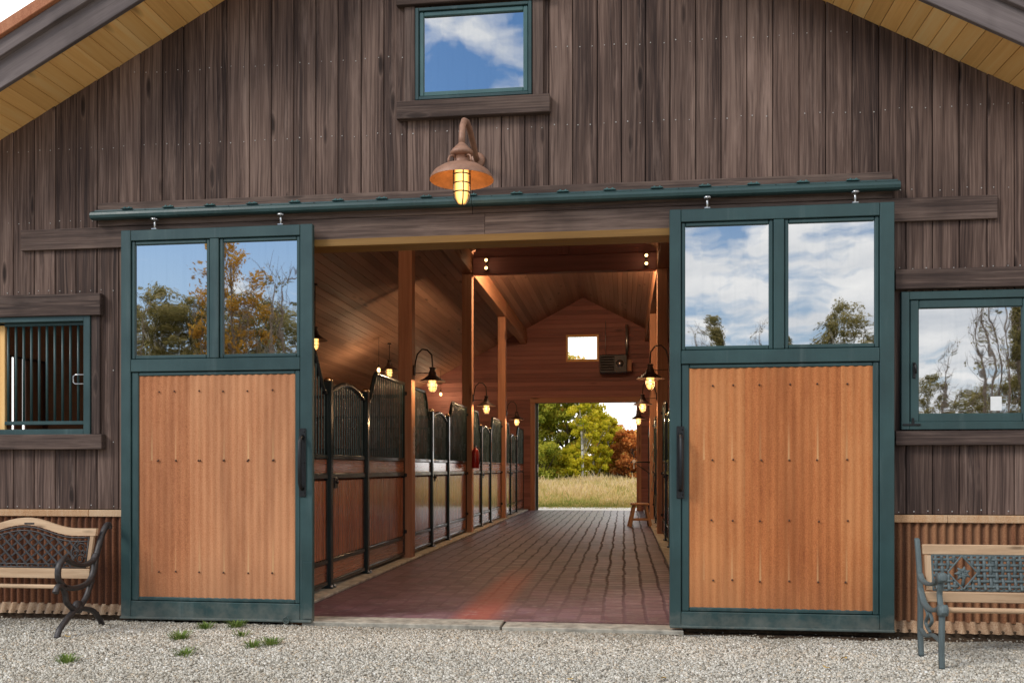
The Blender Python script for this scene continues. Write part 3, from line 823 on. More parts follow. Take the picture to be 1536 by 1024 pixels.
# crushed stones
def stones(N, x0, x1, y0, y1, s0, s1):
    P = np.column_stack([rng.uniform(x0, x1, N), rng.uniform(y0, y1, N), np.full(N, -.034)])
    keep = np.ones(N, bool)
    keep &= ~((P[:, 0] > -2.84) & (P[:, 0] < .5) & (P[:, 1] > -.19))
    thr = np.where(P[:, 0] > .3, -.24+.05*np.sin(P[:, 0]*9), -.12+.03*np.sin(P[:, 0]*7))
    keep &= (P[:, 1] < thr) | (rng.random(N) < .12)
    P = P[keep]; n = len(P)
    S = s0*np.power(s1/s0, rng.random(n)**1.6)
    cube = np.array([(x, y, z) for z in (-1, 1) for y in (-1, 1) for x in (-1, 1)], float)*.5
    V = cube[None]*(1+rng.uniform(-.42, .42, (n, 8, 3)))
    V *= (S[:, None]*rng.uniform(.6, 1.25, (n, 3)))[:, None, :]
    a = rng.uniform(0, 2*np.pi, n); b = rng.uniform(-.6, .6, n); ca, sa, cb, sb = np.cos(a), np.sin(a), np.cos(b), np.sin(b)
    y = V[..., 1]*cb[:, None]-V[..., 2]*sb[:, None]; z = V[..., 1]*sb[:, None]+V[..., 2]*cb[:, None]
    x = V[..., 0]; V = np.stack([x*ca[:, None]-y*sa[:, None], x*sa[:, None]+y*ca[:, None], z], -1)
    V += P[:, None, :]; V[..., 2] += (S*rng.uniform(.0, .45, n))[:, None]
    f = np.array([(0, 2, 3, 1), (4, 5, 7, 6), (0, 1, 5, 4), (2, 6, 7, 3), (0, 4, 6, 2), (1, 3, 7, 5)])
    Q = (np.arange(n)[:, None, None]*8+f[None]).reshape(-1, 4)
    rn = np.repeat(rng.random(n), 8)
    return V.reshape(-1, 3), Q, rn
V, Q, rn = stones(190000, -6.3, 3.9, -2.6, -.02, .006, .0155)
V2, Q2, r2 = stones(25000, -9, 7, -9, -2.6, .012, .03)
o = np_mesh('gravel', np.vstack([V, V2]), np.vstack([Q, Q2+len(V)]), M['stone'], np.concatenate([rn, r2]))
tag(o, 'pale grey crushed gravel in front of the barn', 'gravel', kind='stuff')

# ------------------------------------------------------------------ stall fronts
def stall_front(L, flip):
    """local: x towards aisle, y along the aisle 0..L"""
    root = empty('horse_stall')
    a, b = 1.73, 3.13
    if flip: a, b = L-b, L-a
    SX = .0
    def panel_mesh(y0, y1, top, root_name, label):
        fr = MB(); gr = MB(); bo = MB(); bd = MB(); kb = MB()
        ym = (y0+y1)/2; W = y1-y0
        # rails: bottom pair, mid, sill; stiles
        for z, h in ((.10, .045), (.335, .05), (1.265, .06), (1.475, .05)):
            fr.box((SX, ym, z), (.055, W-.004, h), 1, None, .006)
        for yy in (y0+.022, y1-.022): fr.box((SX+.001, yy, (.1+top(yy))/2), (.044, .042, top(yy)-.1), 2, None, .006)
        n = 26; pts = [(SX, y0+.02+(W-.04)*i/n, top(y0+.02+(W-.04)*i/n)) for i in range(n+1)]
        fr.tube(pts, .031, 8)
        k = max(2, int(round((W-.09)/.09)))
        for i in range(k):
            yy = y0+.045+(W-.09)*(i+.5)/k
            gr.tube([(SX, yy, 1.495), (SX, yy, top(yy)-.01)], .0085, 6, False)
        nb = max(2, int(round((W-.1)/.066)))
        for i in range(nb):
            yy = y0+.05+(W-.1)*(i+.5)/nb
            bo.box((SX-.004, yy, .79), (.03, (W-.1)/nb-.001, .86), 2, None, .009)
        bd.box((SX-.002, ym, 1.37), (.034, W-.09, .155), 1); kb.box((SX-.004, ym, .215), (.03, W-.09, .185), 1)
        p = fr.build(root_name, M['stallmetal'], root)
        gr.build('grille', M['barsteel'], p); bo.build('lower_boards', M['stall'], p); bd.build('wood_band', M['stall'], p); kb.build('kick_board', M['stall'], p)
        return p
    ss = lambda t: t*t*(3-2*t)
    def top1(y):   # fixed panel next to y=0, falls towards the door
        t = min(1, max(0, (a-.10-y)/.42)); return 2.17+.42*ss(t)
    def top2(y):
        t = min(1, max(0, (y-b-.10)/.42)); return 2.17+.42*ss(t)
    def topd(y):
        t = (y-a)/(b-a); return 2.17+.15*math.sin(math.pi*min(1, max(0, t)))
    panel_mesh(.11, a-.04, top1, 'fixed_panel', None)
    d = panel_mesh(a+.045, b-.045, topd, 'stall_door', None)
    panel_mesh(b+.04, L-.11, top2, 'fixed_panel', None)
    q = MB(); q.box((.04, a+.13, 1.19), (.025, .1, .12), 2); q.lathe([(.0001, 0), (.022, 0), (.022, .02), (.0001, .028)], (.052, a+.13, 1.2), 10, Matrix.Rotation(R(90), 3, 'Y')); q.build('latch', M['blackiron'], d)
    for yy in (a, b):
        q = MB(); q.box((SX+.004, yy, 1.15), (.088, .088, 2.3), 2, None, .008); q.box((SX+.01, yy, .045), (.13, .14, .012), 0)
        p = q.build('door_post', M['stallmetal'], root)
        q = MB(); q.lathe([(.0001, .05), (.03, .045), (.05, .02), (.052, .0), (.0001, 0)], (SX+.004, yy, 2.3), 14); q.build('post_cap', M['brass'], p)
        q = MB()
        for dy in (-.05, .05): q.tube([(SX+.06, yy+dy, .05), (SX+.06, yy+dy, .075)], .014, 6)
        q.build('floor_bolt', M['zinc'], p)
    return root
SF = stall_front(5.2, False)
lab_l = ['varnished stall front with black grilles nearest the open front doorway, left of the aisle',
         'second stall front from the open front doorway, left of the aisle, behind the chain post',
         'third stall front from the doorway, left of the aisle, beside the fire extinguisher',
         'farthest stall front left of the aisle, next to the rear doorway']
lab_r = ['first stall front on the right aisle side, hidden behind the open right door',
         'second stall front on the right aisle side with cables hanging in front',
         'third stall front on the right aisle side with a saddle rack',
         'farthest stall front on the right aisle side, behind the wooden stool']
for i in range(4):
    y = .0+5.2*i
    for s in (0, 1):
        if i == 0 and s == 0: o = SF
        else: o = copy_tree(SF)
        o.location = (PX[s]+(-.02 if s == 0 else .02), y+(.0 if s == 0 else 5.2), 0); o.rotation_euler = (0, 0, 0 if s == 0 else math.pi)
        tag(o, (lab_l, lab_r)[s][i], 'horse stall', 'stall fronts along the aisle')
# dividing walls between stalls
for i, y in enumerate(PY):
    for s, (xa, xb) in enumerate(((XL+.13, -3.33), (.89, XR-.13))):
        q = MB(); 
        for k in range(11): q.box(((xa+xb)/2, y, .07+k*.14+.07), (xb-xa, .04, .137), 0)
        q.box(((xa+xb)/2, y, 1.63), (xb-xa, .07, .04), 0)
        q.box(((xa+xb)/2, y, 2.42), (xb-xa, .05, .05), 0)
        for k in range(int((xb-xa)/.1)): q.tube([(xa+.05+k*.1, y, 1.64), (xa+.05+k*.1, y, 2.4)], .009, 5, False)
        bpart(q, 'stall_divider', M['darkwall'])

# ------------------------------------------------------------------ lamps
def add_light(parent, loc, power, col=(1., .68, .40), r=.05):
    l = bpy.data.lights.new('lamp_light', 'POINT'); l.energy = power; l.color = col; l.shadow_soft_size = r
    o = bpy.data.objects.new('lamp_light', l); COL.objects.link(o); o.parent = parent; o.location = loc; return o
def cage_lamp(root, c, sc_, shade_mat, inner_mat, flat=False, power=20., big=True):
    """c = centre of the shade rim; sizes scaled by sc_"""
    C = Vector(c); k = sc_
    q = MB()
    if not flat:
        prof = [(.0001, .3), (.02, .298), (.03, .285), (.078, .235), (.092, .215), (.09, .2), (.062, .185), (.06, .185), (.06, .125), (.085, .12), (.16, .1), (.22, .06), (.25, .015), (.252, .0)]
    else:
        prof = [(.0001, .27), (.02, .268), (.055, .262), (.06, .25), (.045, .235), (.05, .2), (.075, .16), (.08, .12), (.1, .1), (.16, .055), (.22, .02), (.25, .0)]
    prof = [(r*k, z*k) for r, z in prof]
    q.lathe(prof[::-1], C, 32)
    sh = q.build('shade', shade_mat, root)
    q = MB()
    pi_ = [(.252*k, -.001), (.245*k, .012*k), (.21*k, .05*k), (.15*k, .088*k), (.07*k, .1*k), (.0001, .1*k)]
    if flat: pi_ = [(.25*k, -.001), (.22*k, .016*k), (.16*k, .048*k), (.08*k, .092*k), (.0001, .095*k)]
    q.lathe(pi_[::-1], C, 32); q.build('shade_lining', inner_mat, sh)
    if big:
        q = MB()
        for j in range(4):
            an = R(45+90*j); dx, dy = math.cos(an), math.sin(an)
            q.tube([C+Vector((dx*r*k, dy*r*k, z*k)) for r, z in ((.062, .17), (.085, .178), (.115, .165), (.125, .14), (.125, .105))], .008*k, 6)
        q.build('hoops', shade_mat, sh)
    q = MB(); g = 1. if big else 1.3
    q.lathe([(.0001, -.19*k), (.03*k*g, -.182*k), (.05*k*g, -.14*k), (.056*k*g, -.09*k), (.056*k*g, .09*k)], C, 16); q.build('globe', M['globe'], root)
    q = MB()
    for j in range(4):
        an = R(20+90*j); dx, dy = math.cos(an), math.sin(an)
        q.tube([C+Vector((dx*r*k, dy*r*k, z*k)) for r, z in ((.066*g, .085), (.066*g, -.1), (.058*g, -.15), (.03*g, -.192), (.0, -.2))], .0045*k+.001, 5)
    for z, r in ((.04, .066*g), (-.03, .066*g), (-.1, .066*g)):
        q.tube([C+Vector((r*k*math.cos(R(20*j)), r*k*math.sin(R(20*j)), z*k)) for j in range(19)], .0045*k+.001, 5, False)
    q.build('cage', M['lampdark'] if flat else M['iron'], root)
    add_light(root, C+Vector((0, 0, -.05*k)), power, r=.045*k)
# big copper lamp on the facade
lamp = empty('barn_lamp', (-1.27, 0, 4.03)); tag(lamp, 'large copper gooseneck lamp lit above the doorway', 'lamp')
q = MB(); q.tube([(0, -.06, 0), (0, -.14, .02), (0, -.26, .075), (0, -.42, .125), (0, -.55, .135), (0, -.67, .1), (0, -.745, .03), (0, -.775, -.07), (0, -.78, -.14)], .026, 10)
ob = q.build('gooseneck', M['lampcopper'], lamp)
q = MB(); q.lathe([(.0001, .035), (.05, .03), (.068, .015), (.07, 0), (.0001, 0)], (0, -.034, 0), 18, Matrix.Rotation(R(90), 3, 'X')); q.build('wall_plate', M['lampcopper'], lamp)
cage_lamp(lamp, (0, -.78, -.41), 1.0, M['lampcopper'], M['lampinner'], False, 7.)
# aisle lamps on the posts (prototype, arm towards +x)
al = empty('aisle_lamp')
q = MB(); q.box((.012, 0, 0), (.024, .09, .15), 2, None, .005)
q.build('wall_plate', M['lampdark'], al)
q = MB(); q.tube([(.02, 0, .04), (.028, 0, .12), (.06, 0, .24), (.13, 0, .31), (.21, 0, .30), (.275, 0, .22), (.285, 0, .11), (.285, 0, .05)], .011, 8)
q.tube([(.02, 0, -.04), (.24, 0, -.045)], .006, 6); q.build('gooseneck', M['lampdark'], al)
cage_lamp(al, (.285, 0, -.17), .80, M['lampdark'], M['lampdark'], True, 58., False)
txt = [['lit bronze gooseneck lamp on the first timber post beside the left stalls', 'lit bronze gooseneck lamp on the second left timber post, above the fire extinguisher', 'small lit gooseneck lamp on the farthest left timber post'],
       ['nearest and largest of three lit lamps right of the aisle, just below the heater', 'middle one of three lit lamps right of the aisle', 'farthest and lowest of three lit lamps right of the aisle, by the rear doorway']]
for s in (0, 1):
    for i, y in enumerate(PY):
        o = al if (s == 0 and i == 0) else copy_tree(al)
        o.location = (PX[s]+(.103 if s == 0 else -.103), y, 2.80); o.rotation_euler = (0, 0, 0 if s == 0 else math.pi)
        tag(o, txt[s][i], 'lamp', 'gooseneck lamps on the aisle posts')
# pendant lamps in the stalls
pl = empty('pendant_lamp')
q = MB(); q.tube([(0, 0, .25), (0, 0, 1.35)], .008, 6); q.lathe([(.0001, 0), (.05, 0), (.04, .03), (.0001, .035)], (0, 0, 1.32), 12); q.build('rod', M['lampdark'], pl)
cage_lamp(pl, (0, 0, 0), .9, M['lampdark'], M['lampdark'], True, 9., False)
for i, ((x, y, z), t) in enumerate(zip([(-5.4, 7.4, 3.6), (-5.4, 12.4, 3.62), (-5.42, 17.5, 3.8)],
        ['pendant lamp over the nearest stall, peeking out beside the left door edge', 'pendant lamp on a thin rod left of the first timber post', 'pendant lamp on a thin rod between the first and second timber posts'])):
    o = pl if i == 0 else copy_tree(pl)
    o.location = (x, y, z); tag(o, t, 'lamp', 'pendant lamps over the stalls')
    top = roofz(x)-z-.02
    for c in kids(o):
        if c.name.startswith('rod'):
            c.data = c.data.copy() if i else c.data
            for v in c.data.vertices:
                if v.co.z > .6: v.co.z += top-1.355
# bare bulbs further back
bb = empty('hanging_bulb')
q = MB(); q.tube([(0, 0, .05), (0, 0, .93)], .005, 5); q.lathe([(.0001, .12), (.022, .11), (.022, .03), (.0001, .03)], (0, 0, 0), 10); q.build('cord', M['black'], bb)
q = MB(); q.lathe([(.0001, -.07), (.035, -.05), (.046, -.015), (.035, .02), (.018, .05), (.0001, .05)], (0, 0, 0), 12); q.build('bulb', M['bulb'], bb)
add_light(bb, (0, 0, -.1), 30.)
for i, ((x, y, z), t) in enumerate(zip([(-5.75, 12.75, 3.68), (-5.75, 19.9, 3.7)], ['bare bright bulb hanging just left of the first timber post', 'bare bright bulb hanging just left of the second timber post'])):
    o = bb if i == 0 else copy_tree(bb); o.location = (x, y, z); tag(o, t, 'light bulb', 'bare bulbs over the stalls')
# twin spotlights on the tie beam
sp = empty('twin_spotlight')
q = MB(); q.box((0, 0, 0), (.04, .03, .22), 2); q.build('bracket', M['lampdark'], sp)
for z in (.085, -.075):
    q = MB(); q.lathe([(.0001, .1), (.025, .1), (.038, .05), (.042, 0), (.034, 0)], (0, -.12, z), 14, Matrix.Rotation(R(-90), 3, 'X')); h = q.build('spot_head', M['lampdark'], sp)
    q = MB(); q.lathe([(.0001, .016), (.02, .01), (.032, 0)], (0, -.122, z), 14, Matrix.Rotation(R(90), 3, 'X')); q.build('bulb', M['bulb'], h)
add_light(sp, (0, -.3, 0), 1.2, r=.06)
for i, (x, t) in enumerate(((-2.78, 'twin spotlight at the left end of the tie beam'), (.44, 'twin spotlight at the right end of the tie beam'))):
    o = sp if i == 0 else copy_tree(sp); o.location = (x, 10.27, 5.49); tag(o, t, 'spotlight', 'twin spotlights under the roof')

for i, (x, t) in enumerate(((-1.9, 'added unseen twin spotlight behind the left half of the tie beam, brightening the ceiling'), (-.5, 'added unseen twin spotlight behind the right half of the tie beam, brightening the ceiling'))):  # unseen spotlights added behind the tie beam to brighten the rear ceiling
    o = copy_tree(sp); o.location = (x, 10.53, 5.49); o.rotation_euler = (0, 0, math.pi); tag(o, t, 'spotlight', 'twin spotlights under the roof')
    for c in kids(o):
        if c.type == 'LIGHT': c.data = c.data.copy(); c.data.energy = 210.
o = copy_tree(sp); o.location = (-1.2, .26, 4.3); o.rotation_euler = (0, 0, math.pi); tag(o, 'added unseen twin spotlight inside the front wall, brightening the front of the aisle', 'spotlight', 'twin spotlights under the roof')  # unseen spotlight added to light the front posts and stalls
for c in kids(o):
    if c.type == 'LIGHT': c.data = c.data.copy(); c.data.energy = 130.
# ------------------------------------------------------------------ small things inside
h = empty('unit_heater', (-.33, YB-.4, 4.6)); tag(h, 'black box heater with louvres and a fan hanging beside the small rear window', 'heater')
q = MB(); q.box((0, 0, 0), (.85, .5, .56), 0, None, .02); q.build('casing', M['heater'], h)
q = MB()
for k in range(6): q.box((-.18, -.262, -.2+k*.08), (.42, .02, .05), 0, Matrix.Rotation(R(-25), 3, 'X'))
q.build('louvres', M['black'], h)
q = MB(); q.lathe([(.0001, 0), (.11, 0), (.12, .015), (.0001, .02)], (.2, -.252, 0), 20, Matrix.Rotation(R(90), 3, 'X')); q.build('fan_guard', M['zinc'], h)
q = MB(); q.box((.5, 0, -.05), (.14, .3, .36), 2); q.build('control_box', M['fir'], h)
q = MB(); q.tube([(.42, .1, .28), (.42, .1, 1.25)], .05, 10); q.tube([(-.25, .1, .28), (-.25, .1, 1.4)], .008, 5); q.build('flue_pipe', M['zinc'], h)
st = empty('wooden_stool', (.36, 13.1, 0), R(8)); tag(st, 'low wooden stool with splayed legs near the rear doorway', 'stool')
q = MB(); q.box((0, 0, .525), (.4, .28, .05), 0, None, .012); q.build('seat', M['stoolwood'], st)
for sx in (-1, 1):
    for sy in (-1, 1):
        q = MB(); q.bar((sx*.13, sy*.09, .5), (sx*.24, sy*.15, 0.006), .06, .05, (0, 1, 0)); q.build('leg', M['stoolwood'], st)
q = MB()
for sy in (-1, 1): q.bar((-.2, sy*.127, .17), (.2, sy*.127, .17), .03, .045)
for sx in (-1, 1): q.bar((sx*.19, -.11, .23), (sx*.19, .11, .23), .03, .045)
q.build('stretcher', M['stoolwood'], st)
fe = empty('fire_extinguisher', (-3.02, 10.28, 1.35)); tag(fe, 'red fire extinguisher mounted on the second left timber post', 'fire extinguisher')
q = MB(); q.lathe([(.0001, 0), (.07, .0), (.078, .02), (.078, .33), (.06, .38), (.025, .4), (.025, .43), (.0001, .43)], (0, 0, 0), 18); q.build('cylinder', M['redcan'], fe)
q = MB(); q.box((0, -.02, .45), (.03, .13, .03), 1); q.bar((0, -.05, .47), (0, -.1, .5), .02, .012); q.build('valve', M['black'], fe)
q = MB(); q.tube([(.03, 0, .43), (.09, -.02, .4), (.1, -.03, .25), (.09, -.03, .1)], .012, 6); q.build('hose', M['black'], fe)
ch = MB()
for k in range(13):
    z = 1.95-.032*k
    a_ = k % 2
    pts = [((.011*math.cos(t) if a_ else 0)+.0, (0 if a_ else .011*math.cos(t)), z+.021*math.sin(t)) for t in [i*math.pi/4 for i in range(9)]]
    ch.tube([(p[0]-3.07, p[1]+5.14, p[2]) for p in pts], .0045, 5, False)
o = ch.build('stall_chain', M['zinc']); tag(o, 'short steel chain hanging on the first timber post', 'chain')
sr = empty('saddle_rack', (.62, 14.2, 1.5)); tag(sr, 'folding saddle rack with a white blanket on the right stall fronts', 'saddle rack')
q = MB(); q.tube([(0, -.25, 0), (-.42, -.25, 0), (-.45, -.22, 0), (-.45, .22, 0), (-.42, .25, 0), (0, .25, 0)], .016, 8); q.tube([(-.4, -.25, 0), (0, -.25, -.28)], .012, 6); q.build('frame', M['black'], sr)
q = MB(); q.tube([(-.38, -.27, .02), (-.38, .24, .02)], .045, 10); q.box((-.38, 0, -.07), (.03, .46, .2), 2, None, .012); q.build('blanket', M['white'], sr)
q = MB(); q.tube([(.6, 9.0, 1.7), (.585, 9.03, 1.2), (.55, 9.1, .75), (.57, 9.25, .5), (.6, 9.5, .42), (.62, 9.9, .5), (.63, 10.1, .8)], .012, 6)
o = q.build('power_cable', M['black']); tag(o, 'black power cable looping down in front of the right stalls', 'cable')
q = MB(); q.tube([(.62+.02*math.sin(k*.9), 12.0+.05*math.cos(k*1.1), 1.9-.05*k) for k in range(22)], .014, 6)
o = q.build('lead_rope', M['rope']); tag(o, 'lead rope hanging on the right stalls before the rear doorway', 'rope')
q = MB()
q.box((2.995, -.041, 1.875), (.085, .003, .115), 2, None, .0005)
o = q.build('notice_card', M['white']); tag(o, 'small white card in the bottom of the right window', 'card')

# ------------------------------------------------------------------ benches
def arch_z(u):  # u in -1..1 ; top edge of the arched rail
    return .822+.09*(.5+.5*math.cos(math.pi*min(1, abs(u)*1.45)))
lb = empty('park_bench', (-5.27, -.3, -.03)); tag(lb, 'weathered wooden bench with arched back and black iron lattice at the left', 'bench')
HLn = .70
def by(z): return -.195+.42*(z-.4)*.53    # back plane leans
q = MB(); N = 28
def ribbon(mb, f0, f1, y0, y1, x0, x1, N=28):
    vs = []; bp = []; F = []
    for i in range(N+1):
        x = x0+(x1-x0)*i/N
        for (z, y) in ((f0(x), y0(f0(x))), (f1(x), y0(f1(x))), (f1(x), y1(f1(x))), (f0(x), y1(f0(x)))):
            vs.append((x, y, z)); bp.append((x, z, y))
    for i in range(N):
        for k in range(4): F.append((i*4+k, (i+1)*4+k, (i+1)*4+(k+1) % 4, i*4+(k+1) % 4))
    F += [(0, 1, 2, 3), (N*4+3, N*4+2, N*4+1, N*4)]
    mb.add(vs, F, bp)
top = lambda x: arch_z(x/HLn)+.03
bot = lambda x: top(x)-.062-.02*abs(math.cos(math.pi*x/HLn/2))*0
ribbon(q, bot, top, lambda z: by(z)-.02, lambda z: by(z)+.016, -HLn+.02, HLn-.02)
q.build('top_rail', M['benchwood'], lb)
q = MB(); q.bar((-HLn+.03, by(.46)-.002, .465), (HLn-.03, by(.46)-.002, .465), .034, .085); q.build('lower_rail', M['benchwood'], lb)
for sx in (-1, 1):
    q = MB(); q.bar((sx*(HLn-.055), by(.51), .512), (sx*(HLn-.055), by(.80), .80), .03, .035, (1, 0, 0)); q.build('back_stile', M['benchwood'], lb)
q = MB(); q.bar((-HLn, -.655, .415), (HLn, -.655, .415), .05, .03, ch=.008); q.build('front_slat', M['benchwood'], lb)
# lattice insert
q = MB(); zlo = .515; xin = HLn-.08
lz = lambda x: bot(x)-.012
def inside(x, z): return abs(x) < xin and zlo < z < lz(x)-.0 and (abs(x) < xin-.19 or False)
for sg in (-1, 1):
    x = -1.2
    while x < 1.2:
        pts = []
        for k in range(60):
            zz = zlo+.01+k*.006; xx = x+sg*(zz-zlo)*1.15
            if abs(xx) < xin-.13+.06*(1-abs(2*(zz-zlo)/.3-1)) and zz < lz(xx)-.035: pts.append((xx, by(zz)-.012+.004*sg, zz))
        if len(pts) > 4: q.bar(pts[0], pts[-1], .018, .008, (0, 1, 0), .002)
        x += .1
for k in range(2):
    f = (lambda x: lz(x)-.006-.032*k)
    q.tube([(x, by(f(x))-.012, f(x)) for x in np.linspace(-xin, xin, 30)], .008, 6)
for z in (zlo, zlo+.028): q.tube([(-xin, by(z)-.012, z), (xin, by(z)-.012, z)], .008, 6)
for sx in (-1, 1):
    q.tube([(sx*xin, by(z)-.012, z) for z in (zlo, lz(xin))], .009, 6)
    q.tube([(sx*(xin-.145+.05*abs(2*t-1)**2), by(zlo+.03+.2*t)-.012, zlo+.03+.21*t) for t in np.linspace(0, 1, 12)], .008, 6)
    for (cx, cz, r) in ((xin-.06, zlo+.17, .045), (xin-.055, zlo+.075, .042), (xin-.105, zlo+.12, .03), (xin-.035, zlo+.125, .025), (xin-.1, zlo+.2, .025)):
        q.tube([(sx*(cx+r*(1-t*.6)*math.cos(7.5*t)), by(cz)-.012, cz+r*(1-t*.6)*math.sin(7.5*t)) for t in np.linspace(0, 1, 18)], .006, 5)
q.build('lattice', M['iron'], lb)
q = MB(); q.box((0.04, by(.9)-.022, .888), (.095, .004, .022), 0); q.build('plaque', M['iron'], lb)
def spl(pts, n=6):
    pts = [Vector(p) for p in pts]; out = []
    P = [pts[0]]+pts+[pts[-1]]
    for i in range(1, len(P)-2):
        for k in range(n):
            t = k/n; a_, b_, c_, d_ = P[i-1], P[i], P[i+1], P[i+2]
            out.append(.5*((2*b_)+(c_-a_)*t+(2*a_-5*b_+4*c_-d_)*t*t+(3*b_-3*c_+d_-a_)*t**3))
    out.append(pts[-1]); return out
def flat_iron(mb, pts, w, t, x):
    """ribbon following (y,z) points; t = size in the plane, w = width along x"""
    ps = spl([(x, p[0], p[1]) for p in pts])
    for i in range(len(ps)):
        pass
    vs = []; F = []; m = len(ps)
    for i, p in enumerate(ps):
        d = (ps[min(i+1, m-1)]-ps[max(i-1, 0)]).normalized(); nrm = Vector((0, -d.z, d.y))
        tt = t if not isinstance(t, (list, tuple)) else t[0]+(t[1]-t[0])*i/(m-1)
        for (sx, sn) in ((-1, -.6), (-.6, -1), (.6, -1), (1, -.6), (1, .6), (.6, 1), (-.6, 1), (-1, .6)):
            vs.append(p+Vector((sx*w/2, 0, 0))+nrm*(sn*tt/2))
    for i in range(m-1):
        for k in range(8): F.append((i*8+k, i*8+(k+1) % 8, (i+1)*8+(k+1) % 8, (i+1)*8+k))
    F += [tuple(range(8))[::-1], tuple((m-1)*8+k for k in range(8))]
    mb.add(vs, F, None, None, True)
for sx in (-1, 1):
    x = sx*(HLn-.005); q = MB()
    # y relative to bench origin (-.3): world y + .3
    flat_iron(q, [(-.68, .0), (-.64, .07), (-.52, .15), (-.40, .21)], .045, (.03, .045), x)
    flat_iron(q, [(-.05, .0), (-.09, .06), (-.2, .15), (-.40, .2)], .045, (.03, .045), x)
    flat_iron(q, [(-.46, .2), (-.55, .27), (-.57, .34), (-.6, .395)], .04, .04, x)
    flat_iron(q, [(-.38, .2), (-.29, .27), (-.23, .36), (-.195, .42)], .04, .04, x)
    flat_iron(q, [(-.70, .37), (-.66, .42), (-.6, .405), (-.45, .375), (-.28, .39), (-.19, .46), (-.14, .6), (-.07, .76), (.0, .855), (.05, .88), (.06, .84)], .045, .042, x)
    flat_iron(q, [(-.58, .405), (-.66, .48), (-.655, .58), (-.58, .64), (-.545, .62)], .045, .036, x)
    flat_iron(q, [(-.57, .64), (-.47, .585), (-.33, .555), (-.2, .575), (-.14, .63)], .05, .036, x)
    for (cy, cz, r) in ((-.40, .21, .055),):
        q.lathe([(.0001, -.02), (r, -.018), (r, .018), (.0001, .02)], (x, cy, cz), 12, Matrix.Rotation(R(90), 3, 'Y'))
    q.build('end_frame', M['iron'], lb)

# right bench
rb = empty('park_bench', (2.83, -.79, -.03)); tag(rb, 'wooden bench with blue-green iron basket-weave back at the right', 'bench')
HR = .66
def ry(z): return .06*(z-.45)/.4+.0
q = MB(); q.bar((-HR+.03, ry(.78), .778), (HR-.03, ry(.78), .778), .034, .075, ch=.006); q.build('top_rail', M['benchwood'], rb)
q = MB(); q.bar((-HR+.02, ry(.44)-.02, .437), (HR-.02, ry(.44)-.02, .437), .036, .075, ch=.006); q.build('lower_rail', M['benchwood'], rb)
for sx in (-1, 1):
    q = MB(); q.bar((sx*(HR-.065), ry(.48), .48), (sx*(HR-.065), ry(.735), .735), .028, .045, (1, 0, 0)); q.build('back_stile', M['benchwood'], rb)
q = MB(); q.bar((-HR, -.44, .405), (HR, -.44, .405), .045, .034, ch=.012); q.build('front_slat', M['benchwood'], rb)
q = MB(); q.box((.22, ry(.78)-.02, .785), (.105, .004, .03), 0); q.build('plaque', M['white'], rb)
q = MB(); z0, z1 = .485, .735
x0, x1 = -HR+.09, HR-.09
edges = [x0, x0+.68*.63, x1-.68*.63, x1]
for xe in edges: q.bar((xe, ry(z0)-.005, z0), (xe, ry(z1)-.005, z1), .014, .022, (1, 0, 0))
for zz in (z0, z1): q.bar((x0, ry(zz)-.005, zz), (x1, ry(zz)-.005, zz), .014, .016)
xs = np.arange(x0+.03, x1-.015, .042); zs = np.linspace(z0+.028, z1-.028, 6)
dcx = x0+.68*.31; dcz = (z0+z1)/2+.005
ind = lambda x, z: abs(x-dcx)/.105+abs(z-dcz)/.125 < 1
for i, xx in enumerate(xs):
    seg = []
    for k in range(len(zs)*4-3):
        zz = zs[0]-.028+(zs[-1]-zs[0]+.056)*k/(len(zs)*4-4)
        if ind(xx, zz):
            if len(seg) > 1: q.tube(seg, .0125, 6)
            seg = []; continue
        seg.append((xx, ry(zz)-.008-.006*math.cos(math.pi*(i+k/4.)), zz))
    if len(seg) > 1: q.tube(seg, .0125, 6)
for j, zz in enumerate(zs):
    seg = []
    for k in range(int((x1-x0)/.014)):
        xx = x0+.01+k*.014
        if ind(xx, zz):
            if len(seg) > 1: q.tube(seg, .0125, 6)
            seg = []; continue
        seg.append((xx, ry(zz)-.008+.006*math.cos(math.pi*((xx-x0-.03)/.042+j)), zz))
    if len(seg) > 1: q.tube(seg, .0125, 6)
dm = [(dcx-.105, dcz), (dcx, dcz+.122), (dcx+.105, dcz), (dcx, dcz-.122)]
for a_, b_ in zip(dm, dm[1:]+dm[:1]): q.bar((a_[0], ry(a_[1])-.02, a_[1]), (b_[0], ry(b_[1])-.02, b_[1]), .012, .012, (0, 1, 0))
q.build('woven_back', M['bluegreen'], rb)
